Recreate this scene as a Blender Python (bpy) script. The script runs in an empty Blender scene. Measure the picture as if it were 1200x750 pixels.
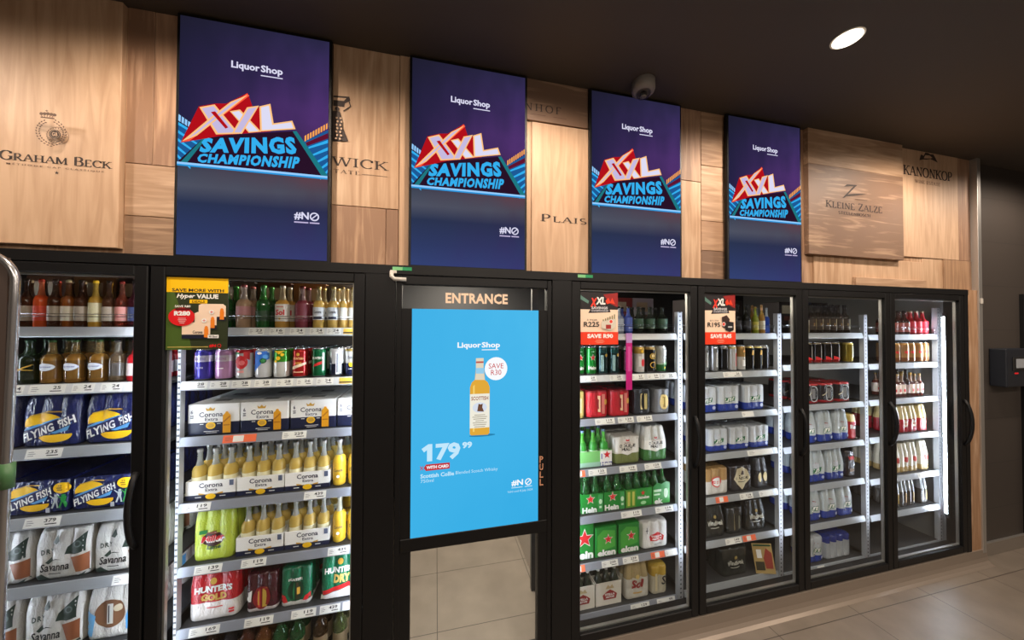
import bpy, bmesh, math, random
from mathutils import Vector, Matrix
from mathutils.bvhtree import BVHTree
random.seed(7)
SC = bpy.context.scene
COL = SC.collection

# ------------------------------------------------------------------ camera, world, exposure, lights
cam_d = bpy.data.cameras.new('camera')
cam_d.sensor_width = 36.0
cam_d.lens = 36.0 * 380.0 / 1200.0
cam_d.clip_start = 0.02
cam = bpy.data.objects.new('camera', cam_d)
COL.objects.link(cam)
_f = Vector((0.22773575, 0.97361718, 0.01435295))
_r = Vector((0.97369807, -0.22781061, 0.00379424))
_u = Vector((-0.00696389, -0.01311136, 0.99988979))
M = Matrix(((_r.x, _u.x, -_f.x), (_r.y, _u.y, -_f.y), (_r.z, _u.z, -_f.z))).to_4x4()
M.translation = Vector((0, -1.520, 1.701))
cam.matrix_world = M
SC.camera = cam
SC.view_settings.view_transform = 'Standard'
SC.view_settings.look = 'None'
SC.view_settings.gamma = 1.0
SC.view_settings.use_curve_mapping = False
SC.view_settings.exposure = 0.0
world = bpy.data.worlds.new('world')
SC.world = world
world.use_nodes = True
world.node_tree.nodes['Background'].inputs[0].default_value = (0.9, 0.85, 0.8, 1)
world.node_tree.nodes['Background'].inputs[1].default_value = 0.06

SPOT_W, FILL_W, AISLE_W = 54.0, 44.0, 78.0
LED_E = 40.0


def add_light(kind, loc, energy, color, direction=(0, 0, -1), **kw):
    d = bpy.data.lights.new('lamp', kind)
    d.energy = energy
    d.color = color
    for k, v in kw.items():
        setattr(d, k, v)
    o = bpy.data.objects.new('lamp', d)
    COL.objects.link(o)
    o.location = loc
    o.rotation_euler = Vector(direction).to_track_quat('-Z', 'Y').to_euler()
    return o


WARM = (1.0, 0.83, 0.68)
DOWN = [(-2.11, -0.52), (-0.84, -0.52), (0.43, -0.52), (1.70, -0.515), (2.97, -0.52), (4.24, -0.52),
        (-0.84, -2.2), (0.43, -2.2), (1.7, -2.2), (2.97, -2.2), (4.24, -2.2)]
for (x, y) in DOWN:
    add_light('SPOT', (x, y, 2.90), SPOT_W, WARM, spot_size=math.radians(168), spot_blend=0.5, shadow_soft_size=0.05)
# added unseen lights: fill behind the camera, one to brighten the cold room aisle
add_light('AREA', (1.2, -3.2, 2.88), FILL_W, (1.0, 0.88, 0.76), (0, 0.35, -1), shape='RECTANGLE', size=4.0, size_y=0.5)
add_light('AREA', (0.2, 0.95, 2.22), AISLE_W, (1.0, 0.87, 0.72), (0, 0, -1), shape='RECTANGLE', size=0.5, size_y=0.9)


# ------------------------------------------------------------------ materials
def lin(c):
    c = c / 255.0
    return c / 12.92 if c <= 0.04045 else ((c + 0.055) / 1.055) ** 2.4


def S(r, g, b):
    return (lin(r), lin(g), lin(b), 1.0)


MATS = {}


def mat(name, col, rough=0.5, metal=0.0, emit=0.0, alpha=1.0, coat=0.0, spec=0.5):
    if name in MATS:
        return MATS[name]
    m = bpy.data.materials.new(name)
    m.use_nodes = True
    b = m.node_tree.nodes['Principled BSDF']
    b.inputs['Base Color'].default_value = col
    b.inputs['Roughness'].default_value = rough
    b.inputs['Metallic'].default_value = metal
    b.inputs['Alpha'].default_value = alpha
    b.inputs['Coat Weight'].default_value = coat
    b.inputs['Specular IOR Level'].default_value = spec
    if emit:
        b.inputs['Emission Color'].default_value = col
        b.inputs['Emission Strength'].default_value = emit
    MATS[name] = m
    return m


def print_mat(r, g, b):
    """matt printed ink or paper"""
    return mat('ink_%d_%d_%d' % (r, g, b), S(r, g, b), 0.45)


def film(r, g, b):
    """glossy shrink film"""
    n = 'film_%d_%d_%d' % (r, g, b)
    if n in MATS:
        return MATS[n]
    m = mat(n, S(r, g, b), 0.24, coat=0.6)
    t, N, L = m.node_tree, m.node_tree.nodes, m.node_tree.links
    tc = N.new('ShaderNodeTexCoord')
    mp = N.new('ShaderNodeMapping'); mp.inputs['Scale'].default_value = (1.0, 1.0, 0.42)
    L.new(tc.outputs['Object'], mp.inputs[0])
    nz = N.new('ShaderNodeTexNoise'); nz.inputs['Scale'].default_value = 70; nz.inputs['Detail'].default_value = 3; nz.inputs['Distortion'].default_value = 1.2
    L.new(mp.outputs[0], nz.inputs['Vector'])
    bp = N.new('ShaderNodeBump'); bp.inputs['Strength'].default_value = 0.45; bp.inputs['Distance'].default_value = 0.012
    L.new(nz.outputs[0], bp.inputs['Height'])
    L.new(bp.outputs[0], N['Principled BSDF'].inputs['Normal']); L.new(bp.outputs[0], N['Principled BSDF'].inputs['Coat Normal'])
    return m


def tin(r, g, b, metal=0.5):
    return mat('tin_%d_%d_%d' % (r, g, b), S(r, g, b), 0.2, metal=metal, coat=0.4)


def glow(r, g, b, e=1.0):
    n = 'glow_%d_%d_%d_%s' % (r, g, b, e)
    if n in MATS:
        return MATS[n]
    m = bpy.data.materials.new(n)
    m.use_nodes = True
    t = m.node_tree
    t.nodes.clear()
    o = t.nodes.new('ShaderNodeOutputMaterial')
    em = t.nodes.new('ShaderNodeEmission')
    em.inputs[0].default_value = S(r, g, b)
    em.inputs[1].default_value = e
    t.links.new(em.outputs[0], o.inputs[0])
    MATS[n] = m
    return m


def bglass(r, g, b, a=0.8):
    return mat('bottle_%d_%d_%d' % (r, g, b), S(r, g, b), 0.08, alpha=a, coat=0.3)


def nodes(m):
    t = m.node_tree
    return t, t.nodes, t.links


def pane_material():
    m = bpy.data.materials.new('door_glass')
    m.use_nodes = True
    t, N, L = nodes(m)
    N.clear()
    out = N.new('ShaderNodeOutputMaterial')
    tr = N.new('ShaderNodeBsdfTransparent')
    tr.inputs[0].default_value = (0.97, 0.985, 0.98, 1)
    gl = N.new('ShaderNodeBsdfGlossy')
    gl.inputs['Roughness'].default_value = 0.02
    lw = N.new('ShaderNodeLayerWeight')
    lw.inputs[0].default_value = 0.5
    p = N.new('ShaderNodeMath'); p.operation = 'POWER'; p.inputs[1].default_value = 5.0
    mu = N.new('ShaderNodeMath'); mu.operation = 'MULTIPLY_ADD'; mu.inputs[1].default_value = 0.6; mu.inputs[2].default_value = 0.022
    mx = N.new('ShaderNodeMixShader')
    L.new(lw.outputs['Facing'], p.inputs[0]); L.new(p.outputs[0], mu.inputs[0]); L.new(mu.outputs[0], mx.inputs[0])
    L.new(tr.outputs[0], mx.inputs[1]); L.new(gl.outputs[0], mx.inputs[2]); L.new(mx.outputs[0], out.inputs[0])
    return m


def wood(name, light, dark, vertical=True, rough=0.55, knots=0.5, fine=0.35):
    m = bpy.data.materials.new(name)
    m.use_nodes = True
    t, N, L = nodes(m)
    b = N['Principled BSDF']
    b.inputs['Roughness'].default_value = rough
    tc = N.new('ShaderNodeTexCoord')
    mp = N.new('ShaderNodeMapping')
    mp.inputs['Scale'].default_value = (14, 14, 1.3) if vertical else (1.3, 14, 14)
    L.new(tc.outputs['Object'], mp.inputs[0])
    n1 = N.new('ShaderNodeTexNoise'); n1.inputs['Scale'].default_value = 1.6; n1.inputs['Detail'].default_value = 6; n1.inputs['Distortion'].default_value = 1.4
    L.new(mp.outputs[0], n1.inputs['Vector'])
    mp2 = N.new('ShaderNodeMapping')
    mp2.inputs['Scale'].default_value = (90, 90, 4) if vertical else (4, 90, 90)
    L.new(tc.outputs['Object'], mp2.inputs[0])
    n2 = N.new('ShaderNodeTexNoise'); n2.inputs['Scale'].default_value = 1.0; n2.inputs['Detail'].default_value = 3
    L.new(mp2.outputs[0], n2.inputs['Vector'])
    n3 = N.new('ShaderNodeTexNoise'); n3.inputs['Scale'].default_value = 3.0; n3.inputs['Detail'].default_value = 2
    L.new(tc.outputs['Object'], n3.inputs['Vector'])
    a = N.new('ShaderNodeMath'); a.operation = 'MULTIPLY_ADD'; a.inputs[1].default_value = fine
    L.new(n2.outputs[0], a.inputs[0]); L.new(n1.outputs[0], a.inputs[2])
    a2 = N.new('ShaderNodeMath'); a2.operation = 'MULTIPLY_ADD'; a2.inputs[1].default_value = knots
    L.new(n3.outputs[0], a2.inputs[0]); L.new(a.outputs[0], a2.inputs[2])
    cr = N.new('ShaderNodeValToRGB')
    cr.color_ramp.elements[0].position = 0.62; cr.color_ramp.elements[0].color = light
    cr.color_ramp.elements[1].position = 1.15; cr.color_ramp.elements[1].color = dark
    L.new(a2.outputs[0], cr.inputs[0]); L.new(cr.outputs[0], b.inputs['Base Color'])
    return m


def tile_floor():
    m = bpy.data.materials.new('floor_tiles')
    m.use_nodes = True
    t, N, L = nodes(m)
    b = N['Principled BSDF']
    tc = N.new('ShaderNodeTexCoord')
    sx = N.new('ShaderNodeSeparateXYZ')
    L.new(tc.outputs['Object'], sx.inputs[0])

    def joint(out, off, pitch, w):
        s = N.new('ShaderNodeMath'); s.operation = 'SUBTRACT'; s.inputs[1].default_value = off; L.new(out, s.inputs[0])
        d = N.new('ShaderNodeMath'); d.operation = 'DIVIDE'; d.inputs[1].default_value = pitch; L.new(s.outputs[0], d.inputs[0])
        f = N.new('ShaderNodeMath'); f.operation = 'FRACT'; L.new(d.outputs[0], f.inputs[0])
        p = N.new('ShaderNodeMath'); p.operation = 'PINGPONG'; p.inputs[1].default_value = 0.5; L.new(f.outputs[0], p.inputs[0])
        l = N.new('ShaderNodeMath'); l.operation = 'LESS_THAN'; l.inputs[1].default_value = w / pitch; L.new(p.outputs[0], l.inputs[0])
        return l.outputs[0]
    jx = joint(sx.outputs[0], 0.018, 0.6085, 0.0022)
    jy = joint(sx.outputs[1], 0.340, 0.4400, 0.0022)
    mx = N.new('ShaderNodeMath'); mx.operation = 'MAXIMUM'; L.new(jx, mx.inputs[0]); L.new(jy, mx.inputs[1])
    n = N.new('ShaderNodeTexNoise'); n.inputs['Scale'].default_value = 6; n.inputs['Detail'].default_value = 8; L.new(tc.outputs['Object'], n.inputs['Vector'])
    cr = N.new('ShaderNodeValToRGB')
    cr.color_ramp.elements[0].position = 0.3; cr.color_ramp.elements[0].color = (0.165, 0.138, 0.112, 1)
    cr.color_ramp.elements[1].position = 0.7; cr.color_ramp.elements[1].color = (0.215, 0.182, 0.148, 1)
    L.new(n.outputs[0], cr.inputs[0])
    mix = N.new('ShaderNodeMix'); mix.data_type = 'RGBA'
    L.new(mx.outputs[0], mix.inputs['Factor']); L.new(cr.outputs[0], mix.inputs['A']); mix.inputs['B'].default_value = (0.055, 0.045, 0.037, 1)
    L.new(mix.outputs['Result'], b.inputs['Base Color'])
    b.inputs['Roughness'].default_value = 0.38
    return m


def tiled_wall():
    """dark brown wall of large tiles with thin horizontal joints low down"""
    m = bpy.data.materials.new('dark_wall_tiles')
    m.use_nodes = True
    t, N, L = nodes(m)
    b = N['Principled BSDF']
    tc = N.new('ShaderNodeTexCoord')
    br = N.new('ShaderNodeTexBrick')
    mp = N.new('ShaderNodeMapping'); mp.inputs['Rotation'].default_value = (math.radians(90), 0, 0)
    L.new(tc.outputs['Object'], mp.inputs[0]); L.new(mp.outputs[0], br.inputs['Vector'])
    br.offset = 0.0
    br.inputs['Color1'].default_value = (0.050, 0.042, 0.037, 1)
    br.inputs['Color2'].default_value = (0.054, 0.045, 0.039, 1)
    br.inputs['Mortar'].default_value = (0.028, 0.024, 0.022, 1)
    br.inputs['Scale'].default_value = 1.0
    br.inputs['Mortar Size'].default_value = 0.002
    br.inputs['Brick Width'].default_value = 1.3
    br.inputs['Row Height'].default_value = 0.335
    L.new(br.outputs['Color'], b.inputs['Base Color'])
    b.inputs['Roughness'].default_value = 0.45
    return m


def perforated():
    """white painted steel upright with a column of punched holes"""
    m = bpy.data.materials.new('perforated_steel')
    m.use_nodes = True
    t, N, L = nodes(m)
    b = N['Principled BSDF']
    b.inputs['Roughness'].default_value = 0.35
    tc = N.new('ShaderNodeTexCoord'); sx = N.new('ShaderNodeSeparateXYZ'); L.new(tc.outputs['Object'], sx.inputs[0])
    d = N.new('ShaderNodeMath'); d.operation = 'MULTIPLY'; d.inputs[1].default_value = 1 / 0.025; L.new(sx.outputs[2], d.inputs[0])
    f = N.new('ShaderNodeMath'); f.operation = 'FRACT'; L.new(d.outputs[0], f.inputs[0])
    l = N.new('ShaderNodeMath'); l.operation = 'LESS_THAN'; l.inputs[1].default_value = 0.36; L.new(f.outputs[0], l.inputs[0])
    a = N.new('ShaderNodeMath'); a.operation = 'ABSOLUTE'; L.new(sx.outputs[0], a.inputs[0])
    l2 = N.new('ShaderNodeMath'); l2.operation = 'LESS_THAN'; l2.inputs[1].default_value = 0.0045; L.new(a.outputs[0], l2.inputs[0])
    mu = N.new('ShaderNodeMath'); mu.operation = 'MULTIPLY'; L.new(l.outputs[0], mu.inputs[0]); L.new(l2.outputs[0], mu.inputs[1])
    mix = N.new('ShaderNodeMix'); mix.data_type = 'RGBA'; L.new(mu.outputs[0], mix.inputs['Factor'])
    mix.inputs['A'].default_value = (0.42, 0.44, 0.47, 1); mix.inputs['B'].default_value = (0.03, 0.03, 0.035, 1)
    L.new(mix.outputs['Result'], b.inputs['Base Color'])
    return m


def display_gradient(name, stops, side, side_amt):
    """what the lit screen shows behind its lettering: colours up its height, blended to another colour across its width"""
    m = bpy.data.materials.new(name)
    m.use_nodes = True
    t, N, L = nodes(m)
    N.clear()
    out = N.new('ShaderNodeOutputMaterial'); em = N.new('ShaderNodeEmission')
    tc = N.new('ShaderNodeTexCoord'); sx = N.new('ShaderNodeSeparateXYZ'); L.new(tc.outputs['Generated'], sx.inputs[0])
    cr = N.new('ShaderNodeValToRGB')
    e = cr.color_ramp.elements
    e[0].position, e[0].color = stops[0][0], S(*stops[0][1])
    e[1].position, e[1].color = stops[-1][0], S(*stops[-1][1])
    for p, c in stops[1:-1]:
        k = e.new(p); k.color = S(*c)
    L.new(sx.outputs[2], cr.inputs[0])
    cr2 = N.new('ShaderNodeValToRGB')
    e = cr2.color_ramp.elements
    e[0].position, e[0].color = side[0][0], S(*side[0][1])
    e[1].position, e[1].color = side[-1][0], S(*side[-1][1])
    for p, c in side[1:-1]:
        k = e.new(p); k.color = S(*c)
    L.new(sx.outputs[2], cr2.inputs[0])
    n = N.new('ShaderNodeTexNoise'); n.inputs['Scale'].default_value = 4.0; L.new(tc.outputs['Generated'], n.inputs['Vector'])
    fa = N.new('ShaderNodeMath'); fa.operation = 'MULTIPLY'; L.new(sx.outputs[0], fa.inputs[0]); L.new(n.outputs[0], fa.inputs[1])
    fb = N.new('ShaderNodeMath'); fb.operation = 'MULTIPLY'; fb.use_clamp = True; fb.inputs[1].default_value = side_amt; L.new(fa.outputs[0], fb.inputs[0])
    mix = N.new('ShaderNodeMix'); mix.data_type = 'RGBA'
    L.new(fb.outputs[0], mix.inputs['Factor']); L.new(cr.outputs[0], mix.inputs['A']); L.new(cr2.outputs[0], mix.inputs['B'])
    L.new(mix.outputs['Result'], em.inputs[0]); L.new(em.outputs[0], out.inputs[0])
    return m


BLACK = mat('black_frame', (0.0045, 0.0045, 0.005, 1), 0.45, spec=0.3)
BLACK2 = mat('black_gasket', (0.006, 0.006, 0.006, 1), 0.6)
DARKMETAL = mat('dark_metal', (0.03, 0.03, 0.033, 1), 0.45, 0.3)
ALU = mat('brushed_aluminium', (0.55, 0.54, 0.52, 1), 0.35, 0.8)
CHROME = mat('bright_steel', (0.42, 0.42, 0.43, 1), 0.25, 0.9)
RAILGREY = mat('rail_blue_grey', (0.26, 0.28, 0.33, 1), 0.4, 0.2)
RAILWHITE = mat('rail_silver', (0.36, 0.385, 0.41, 1), 0.38, 0.3)
PAPER = print_mat(238, 238, 235)
TAGORANGE = print_mat(236, 110, 70)
INK = print_mat(28, 28, 34)
GLASS = pane_material()
PLASTICGREY = mat('dark_grey_plastic', (0.10, 0.10, 0.105, 1), 0.4)
WHITEPLASTIC = mat('grey_white_plastic', (0.55, 0.52, 0.47, 1), 0.4)
FLOORM = tile_floor()
DARKWALL = tiled_wall()
PERF = perforated()


# ------------------------------------------------------------------ mesh helpers
class MB:
    """collects shapes with materials into one mesh"""

    def __init__(self):
        self.bm = bmesh.new()
        self.ms = []

    def mi(self, m):
        if m not in self.ms:
            self.ms.append(m)
        return self.ms.index(m)

    def box(self, x0, x1, y0, y1, z0, z1, m, bevel=0.0, seg=2):
        r = bmesh.ops.create_cube(self.bm, size=1.0)
        vs = r['verts']
        for v in vs:
            v.co = Vector(((x0 + x1) / 2 + v.co.x * (x1 - x0), (y0 + y1) / 2 + v.co.y * (y1 - y0), (z0 + z1) / 2 + v.co.z * (z1 - z0)))
        fs = {f for v in vs for f in v.link_faces}
        k = self.mi(m)
        for f in fs:
            f.material_index = k
        if bevel > 0:
            es = list({e for v in vs for e in v.link_edges})
            r2 = bmesh.ops.bevel(self.bm, geom=es, offset=bevel, segments=seg, affect='EDGES', profile=0.5)
            for f in r2['faces']:
                f.material_index = k
        return self

    def prism(self, pts, axis, a, b, m):
        """closed outline pts extruded from a to b along axis ('x': pts are (y,z); 'y': (x,z); 'z': (x,y))"""
        def P(p, t):
            return Vector((t, p[0], p[1])) if axis == 'x' else Vector((p[0], t, p[1])) if axis == 'y' else Vector((p[0], p[1], t))
        va = [self.bm.verts.new(P(p, a)) for p in pts]
        vb = [self.bm.verts.new(P(p, b)) for p in pts]
        k = self.mi(m)
        n = len(pts)
        fs = [self.bm.faces.new(va), self.bm.faces.new(vb[::-1])]
        for i in range(n):
            fs.append(self.bm.faces.new((va[i], vb[i], vb[(i + 1) % n], va[(i + 1) % n])))
        for f in fs:
            f.material_index = k
        return self

    def lathe(self, prof, seg=20, cx=0.0, cy=0.0, cap=True):
        """prof: list of (r, z, material of the band that follows)"""
        rings = []
        for (r, z, m) in prof:
            rings.append([self.bm.verts.new((cx + r * math.cos(2 * math.pi * i / seg), cy + r * math.sin(2 * math.pi * i / seg), z)) for i in range(seg)])
        for k in range(len(prof) - 1):
            mi = self.mi(prof[k][2])
            for i in range(seg):
                f = self.bm.faces.new((rings[k][i], rings[k][(i + 1) % seg], rings[k + 1][(i + 1) % seg], rings[k + 1][i]))
                f.material_index = mi
                f.smooth = True
        if cap:
            f = self.bm.faces.new(rings[0][::-1]); f.material_index = self.mi(prof[0][2])
            f = self.bm.faces.new(rings[-1]); f.material_index = self.mi(prof[-2][2])
        return self

    def tube(self, pts, r, m, seg=10, closed=False):
        pts = [Vector(p) for p in pts]
        rings = []
        n = len(pts)
        up = Vector((0, 0, 1))
        prev = None
        for i, p in enumerate(pts):
            a = pts[max(0, i - 1)]; b = pts[min(n - 1, i + 1)]
            t = (b - a).normalized()
            if prev is None:
                s = t.cross(up if abs(t.z) < 0.9 else Vector((0, 1, 0))).normalized()
            else:
                s = (prev - t * prev.dot(t)).normalized()
            prev = s
            q = t.cross(s)
            rings.append([self.bm.verts.new(p + s * (r * math.cos(2 * math.pi * j / seg)) + q * (r * math.sin(2 * math.pi * j / seg))) for j in range(seg)])
        k = self.mi(m)
        for i in range(n - 1):
            for j in range(seg):
                f = self.bm.faces.new((rings[i][j], rings[i][(j + 1) % seg], rings[i + 1][(j + 1) % seg], rings[i + 1][j]))
                f.material_index = k
                f.smooth = True
        for rg in (rings[0][::-1], rings[-1]):
            f = self.bm.faces.new(rg); f.material_index = k
        return self

    def mesh(self, name='mesh', fix=True):
        me = bpy.data.meshes.new(name)
        if fix:
            bmesh.ops.recalc_face_normals(self.bm, faces=self.bm.faces[:])
        self.bm.to_mesh(me)
        for m in self.ms:
            me.materials.append(m)
        self.bm.free()
        return me


def put(name, me, parent=None, loc=None):
    o = bpy.data.objects.new(name, me)
    COL.objects.link(o)
    if parent is not None:
        o.parent = parent
    if loc is not None:
        o.location = loc
    return o


USED_LABELS = {}


def tag(o, label, cat, group=None):
    o['label'] = label
    o['category'] = cat
    if group:
        o['group'] = group
    USED_LABELS.setdefault(label, []).append(o.name)
    return o


def empty(name, loc, label, cat, group=None):
    o = bpy.data.objects.new(name, None)
    COL.objects.link(o)
    o.location = loc
    o.empty_display_size = 0.05
    return tag(o, label, cat, group)


def struct(name, me):
    o = put(name, me)
    o['kind'] = 'structure'
    return o


# ------------------------------------------------------------------ lettering
_TX = {}


def glyphs(s, bold=0.0, shear=0.0, spacing=1.0):
    """(points, faces) of a word in the built-in typeface, scaled to a unit box"""
    key = (s, bold, shear, spacing)
    if key in _TX:
        return _TX[key]
    cu = bpy.data.curves.new('word', 'FONT')
    cu.body = s
    cu.size = 1.0
    cu.offset = bold
    cu.shear = shear
    cu.space_character = spacing
    cu.resolution_u = 2
    o = bpy.data.objects.new('word', cu)
    COL.objects.link(o)
    dg = bpy.context.evaluated_depsgraph_get()
    dg.update()
    me = bpy.data.meshes.new_from_object(o.evaluated_get(dg))
    vs = [(v.co.x, v.co.y) for v in me.vertices]
    fs = [tuple(p.vertices) for p in me.polygons]
    bpy.data.objects.remove(o)
    bpy.data.curves.remove(cu)
    bpy.data.meshes.remove(me)
    x0 = min(v[0] for v in vs); x1 = max(v[0] for v in vs)
    y0 = min(v[1] for v in vs); y1 = max(v[1] for v in vs)
    r = ([((v[0] - x0) / (x1 - x0), (v[1] - y0) / (y1 - y0)) for v in vs], fs)
    _TX[key] = r
    return r


# a small engraved-style roman alphabet: (width, strokes, serif points); arcs are (cx, cy, rx, ry, start, end)
def _arc(cx, cy, rx, ry, a0, a1, n=14):
    return [(cx + rx * math.cos(math.radians(a0 + (a1 - a0) * i / n)), cy + ry * math.sin(math.radians(a0 + (a1 - a0) * i / n))) for i in range(n + 1)]


SERIF = {
    'A': (.86, [[(.43, 1), (.06, 0)], [(.43, 1), (.80, 0)], [(.18, .36), (.68, .36)]], [(.06, 0), (.80, 0)]),
    'B': (.70, [[(.14, 1), (.14, 0)], [(.14, 1), (.36, 1)] + _arc(.36, .76, .22, .24, 90, -90) + [(.14, .52)], [(.14, .52), (.38, .52)] + _arc(.38, .26, .26, .26, 90, -90) + [(.14, 0)]], []),
    'C': (.80, [_arc(.46, .5, .40, .5, 45, 315, 24), [(.74, .95), (.74, .70)]], []),
    'D': (.86, [[(.14, 1), (.14, 0)], [(.14, 1), (.36, 1)] + _arc(.36, .5, .42, .5, 90, -90, 20) + [(.14, 0)]], []),
    'E': (.68, [[(.14, 1), (.14, 0)], [(.14, 1), (.58, 1), (.58, .84)], [(.14, .52), (.46, .52)], [(.14, 0), (.60, 0), (.62, .18)]], [(.14, 0)]),
    'F': (.64, [[(.14, 1), (.14, 0)], [(.14, 1), (.58, 1), (.58, .84)], [(.14, .52), (.46, .52)]], [(.14, 0)]),
    'G': (.86, [_arc(.46, .5, .40, .5, 45, 320, 24), [(.76, .42), (.76, .12)], [(.58, .42), (.88, .42)], [(.74, .95), (.74, .72)]], []),
    'H': (.90, [[(.16, 1), (.16, 0)], [(.74, 1), (.74, 0)], [(.16, .52), (.74, .52)]], [(.16, 0), (.16, 1), (.74, 0), (.74, 1)]),
    'I': (.36, [[(.18, 1), (.18, 0)]], [(.18, 0), (.18, 1)]),
    'K': (.84, [[(.16, 1), (.16, 0)], [(.72, 1), (.20, .44)], [(.34, .58), (.78, 0)]], [(.16, 0), (.16, 1), (.72, 1), (.78, 0)]),
    'L': (.66, [[(.16, 1), (.16, 0)], [(.16, 0), (.58, 0), (.60, .2)]], [(.16, 1)]),
    'M': (1.04, [[(.14, 1), (.12, 0)], [(.14, 1), (.52, .06)], [(.88, 1), (.52, .06)], [(.88, 1), (.90, 0)]], [(.12, 0), (.90, 0)]),
    'N': (.90, [[(.16, 1), (.16, 0)], [(.16, 1), (.76, 0)], [(.76, 1), (.76, 0)]], [(.16, 0), (.76, 1)]),
    'O': (.92, [_arc(.46, .5, .40, .5, 0, 360, 30)], []),
    'P': (.66, [[(.14, 1), (.14, 0)], [(.14, 1), (.34, 1)] + _arc(.34, .74, .24, .26, 90, -90) + [(.14, .48)]], [(.14, 0)]),
    'Q': (.92, [_arc(.46, .5, .40, .5, 0, 360, 30), [(.46, .2), (.84, -.14)]], []),
    'R': (.76, [[(.14, 1), (.14, 0)], [(.14, 1), (.34, 1)] + _arc(.34, .75, .24, .25, 90, -90) + [(.14, .5)], [(.32, .5), (.70, 0)]], [(.14, 0), (.70, 0)]),
    'S': (.62, [_arc(.32, .74, .22, .26, 40, 270, 16) + _arc(.32, .24, .25, .24, 90, -140, 16)], []),
    'T': (.74, [[(.37, 1), (.37, 0)], [(.04, .84), (.04, 1), (.70, 1), (.70, .84)]], [(.37, 0)]),
    'U': (.88, [[(.16, 1), (.16, .3)] + _arc(.44, .3, .28, .3, 180, 360) + [(.72, 1)]], [(.16, 1), (.72, 1)]),
    'V': (.84, [[(.08, 1), (.42, 0)], [(.76, 1), (.42, 0)]], [(.08, 1), (.76, 1)]),
    'W': (1.16, [[(.06, 1), (.34, 0)], [(.58, 1), (.34, 0)], [(.58, 1), (.84, 0)], [(1.10, 1), (.84, 0)]], [(.06, 1), (.58, 1), (1.10, 1)]),
    'Y': (.80, [[(.06, 1), (.40, .5)], [(.74, 1), (.40, .5)], [(.40, .5), (.40, 0)]], [(.06, 1), (.74, 1), (.40, 0)]),
    'Z': (.70, [[(.08, .84), (.08, 1), (.62, 1)], [(.62, 1), (.06, 0)], [(.06, 0), (.64, 0), (.66, .2)]], []),
    ' ': (.42, [], []), '.': (.3, [[(.1, .02), (.2, .02)]], []),
}


def serif_word(s, thick=0.15, thin=0.05, space=0.06, caps=1.0):
    """quads of an engraved word in a unit-high space; caps > 1 enlarges the first letter of each word"""
    quads = []
    x = 0.0
    first = True
    for ch in s:
        if ch == '\u00c9':
            g = SERIF['E']; acc = True
        else:
            g = SERIF.get(ch, SERIF[' ']); acc = False
        k = caps if first else 1.0
        first = (ch == ' ')

        def wd(d):
            dx, dy = d
            if dy > 0:
                dx, dy = -dx, -dy
            l = math.hypot(dx, dy) or 1
            f = abs(dy) / l
            if dx / l < -0.2 and abs(dy) / l > 0.3 and ch in 'AVWMYKZ':
                f = 0.15 if ch != 'Z' else 1.0
            if ch == 'N' and abs(dx) < 1e-6:
                f = 0.25
            return thin + (thick - thin) * f
        strokes = list(g[1])
        if acc:
            strokes.append([(.3, 1.1), (.46, 1.3)])
        for st in strokes:
            n = len(st)
            L, R = [], []
            for i in range(n):
                a = st[max(0, i - 1)]; b = st[min(n - 1, i + 1)]
                d = (b[0] - a[0], b[1] - a[1])
                l = math.hypot(*d) or 1
                nx, ny = -d[1] / l, d[0] / l
                w = wd(d) / 2
                L.append((st[i][0] + nx * w, st[i][1] + ny * w)); R.append((st[i][0] - nx * w, st[i][1] - ny * w))
            for i in range(n - 1):
                quads.append([(x + p[0] * k, p[1] * k) for p in (L[i], L[i + 1], R[i + 1], R[i])])
        for (sx, sy) in g[2]:
            h = thick * 0.5 + 0.09
            y0, y1 = (0, thin) if sy < 0.5 else (1 - thin, 1)
            quads.append([(x + p[0] * k, p[1] * k) for p in ((sx - h, y0), (sx + h, y0), (sx + h, y1), (sx - h, y1))])
        x += (g[0] + space) * k
    w = x - space
    hh = max(1.0, caps)
    return [[(p[0] / w, p[1] / hh) for p in q] for q in quads]


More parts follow.
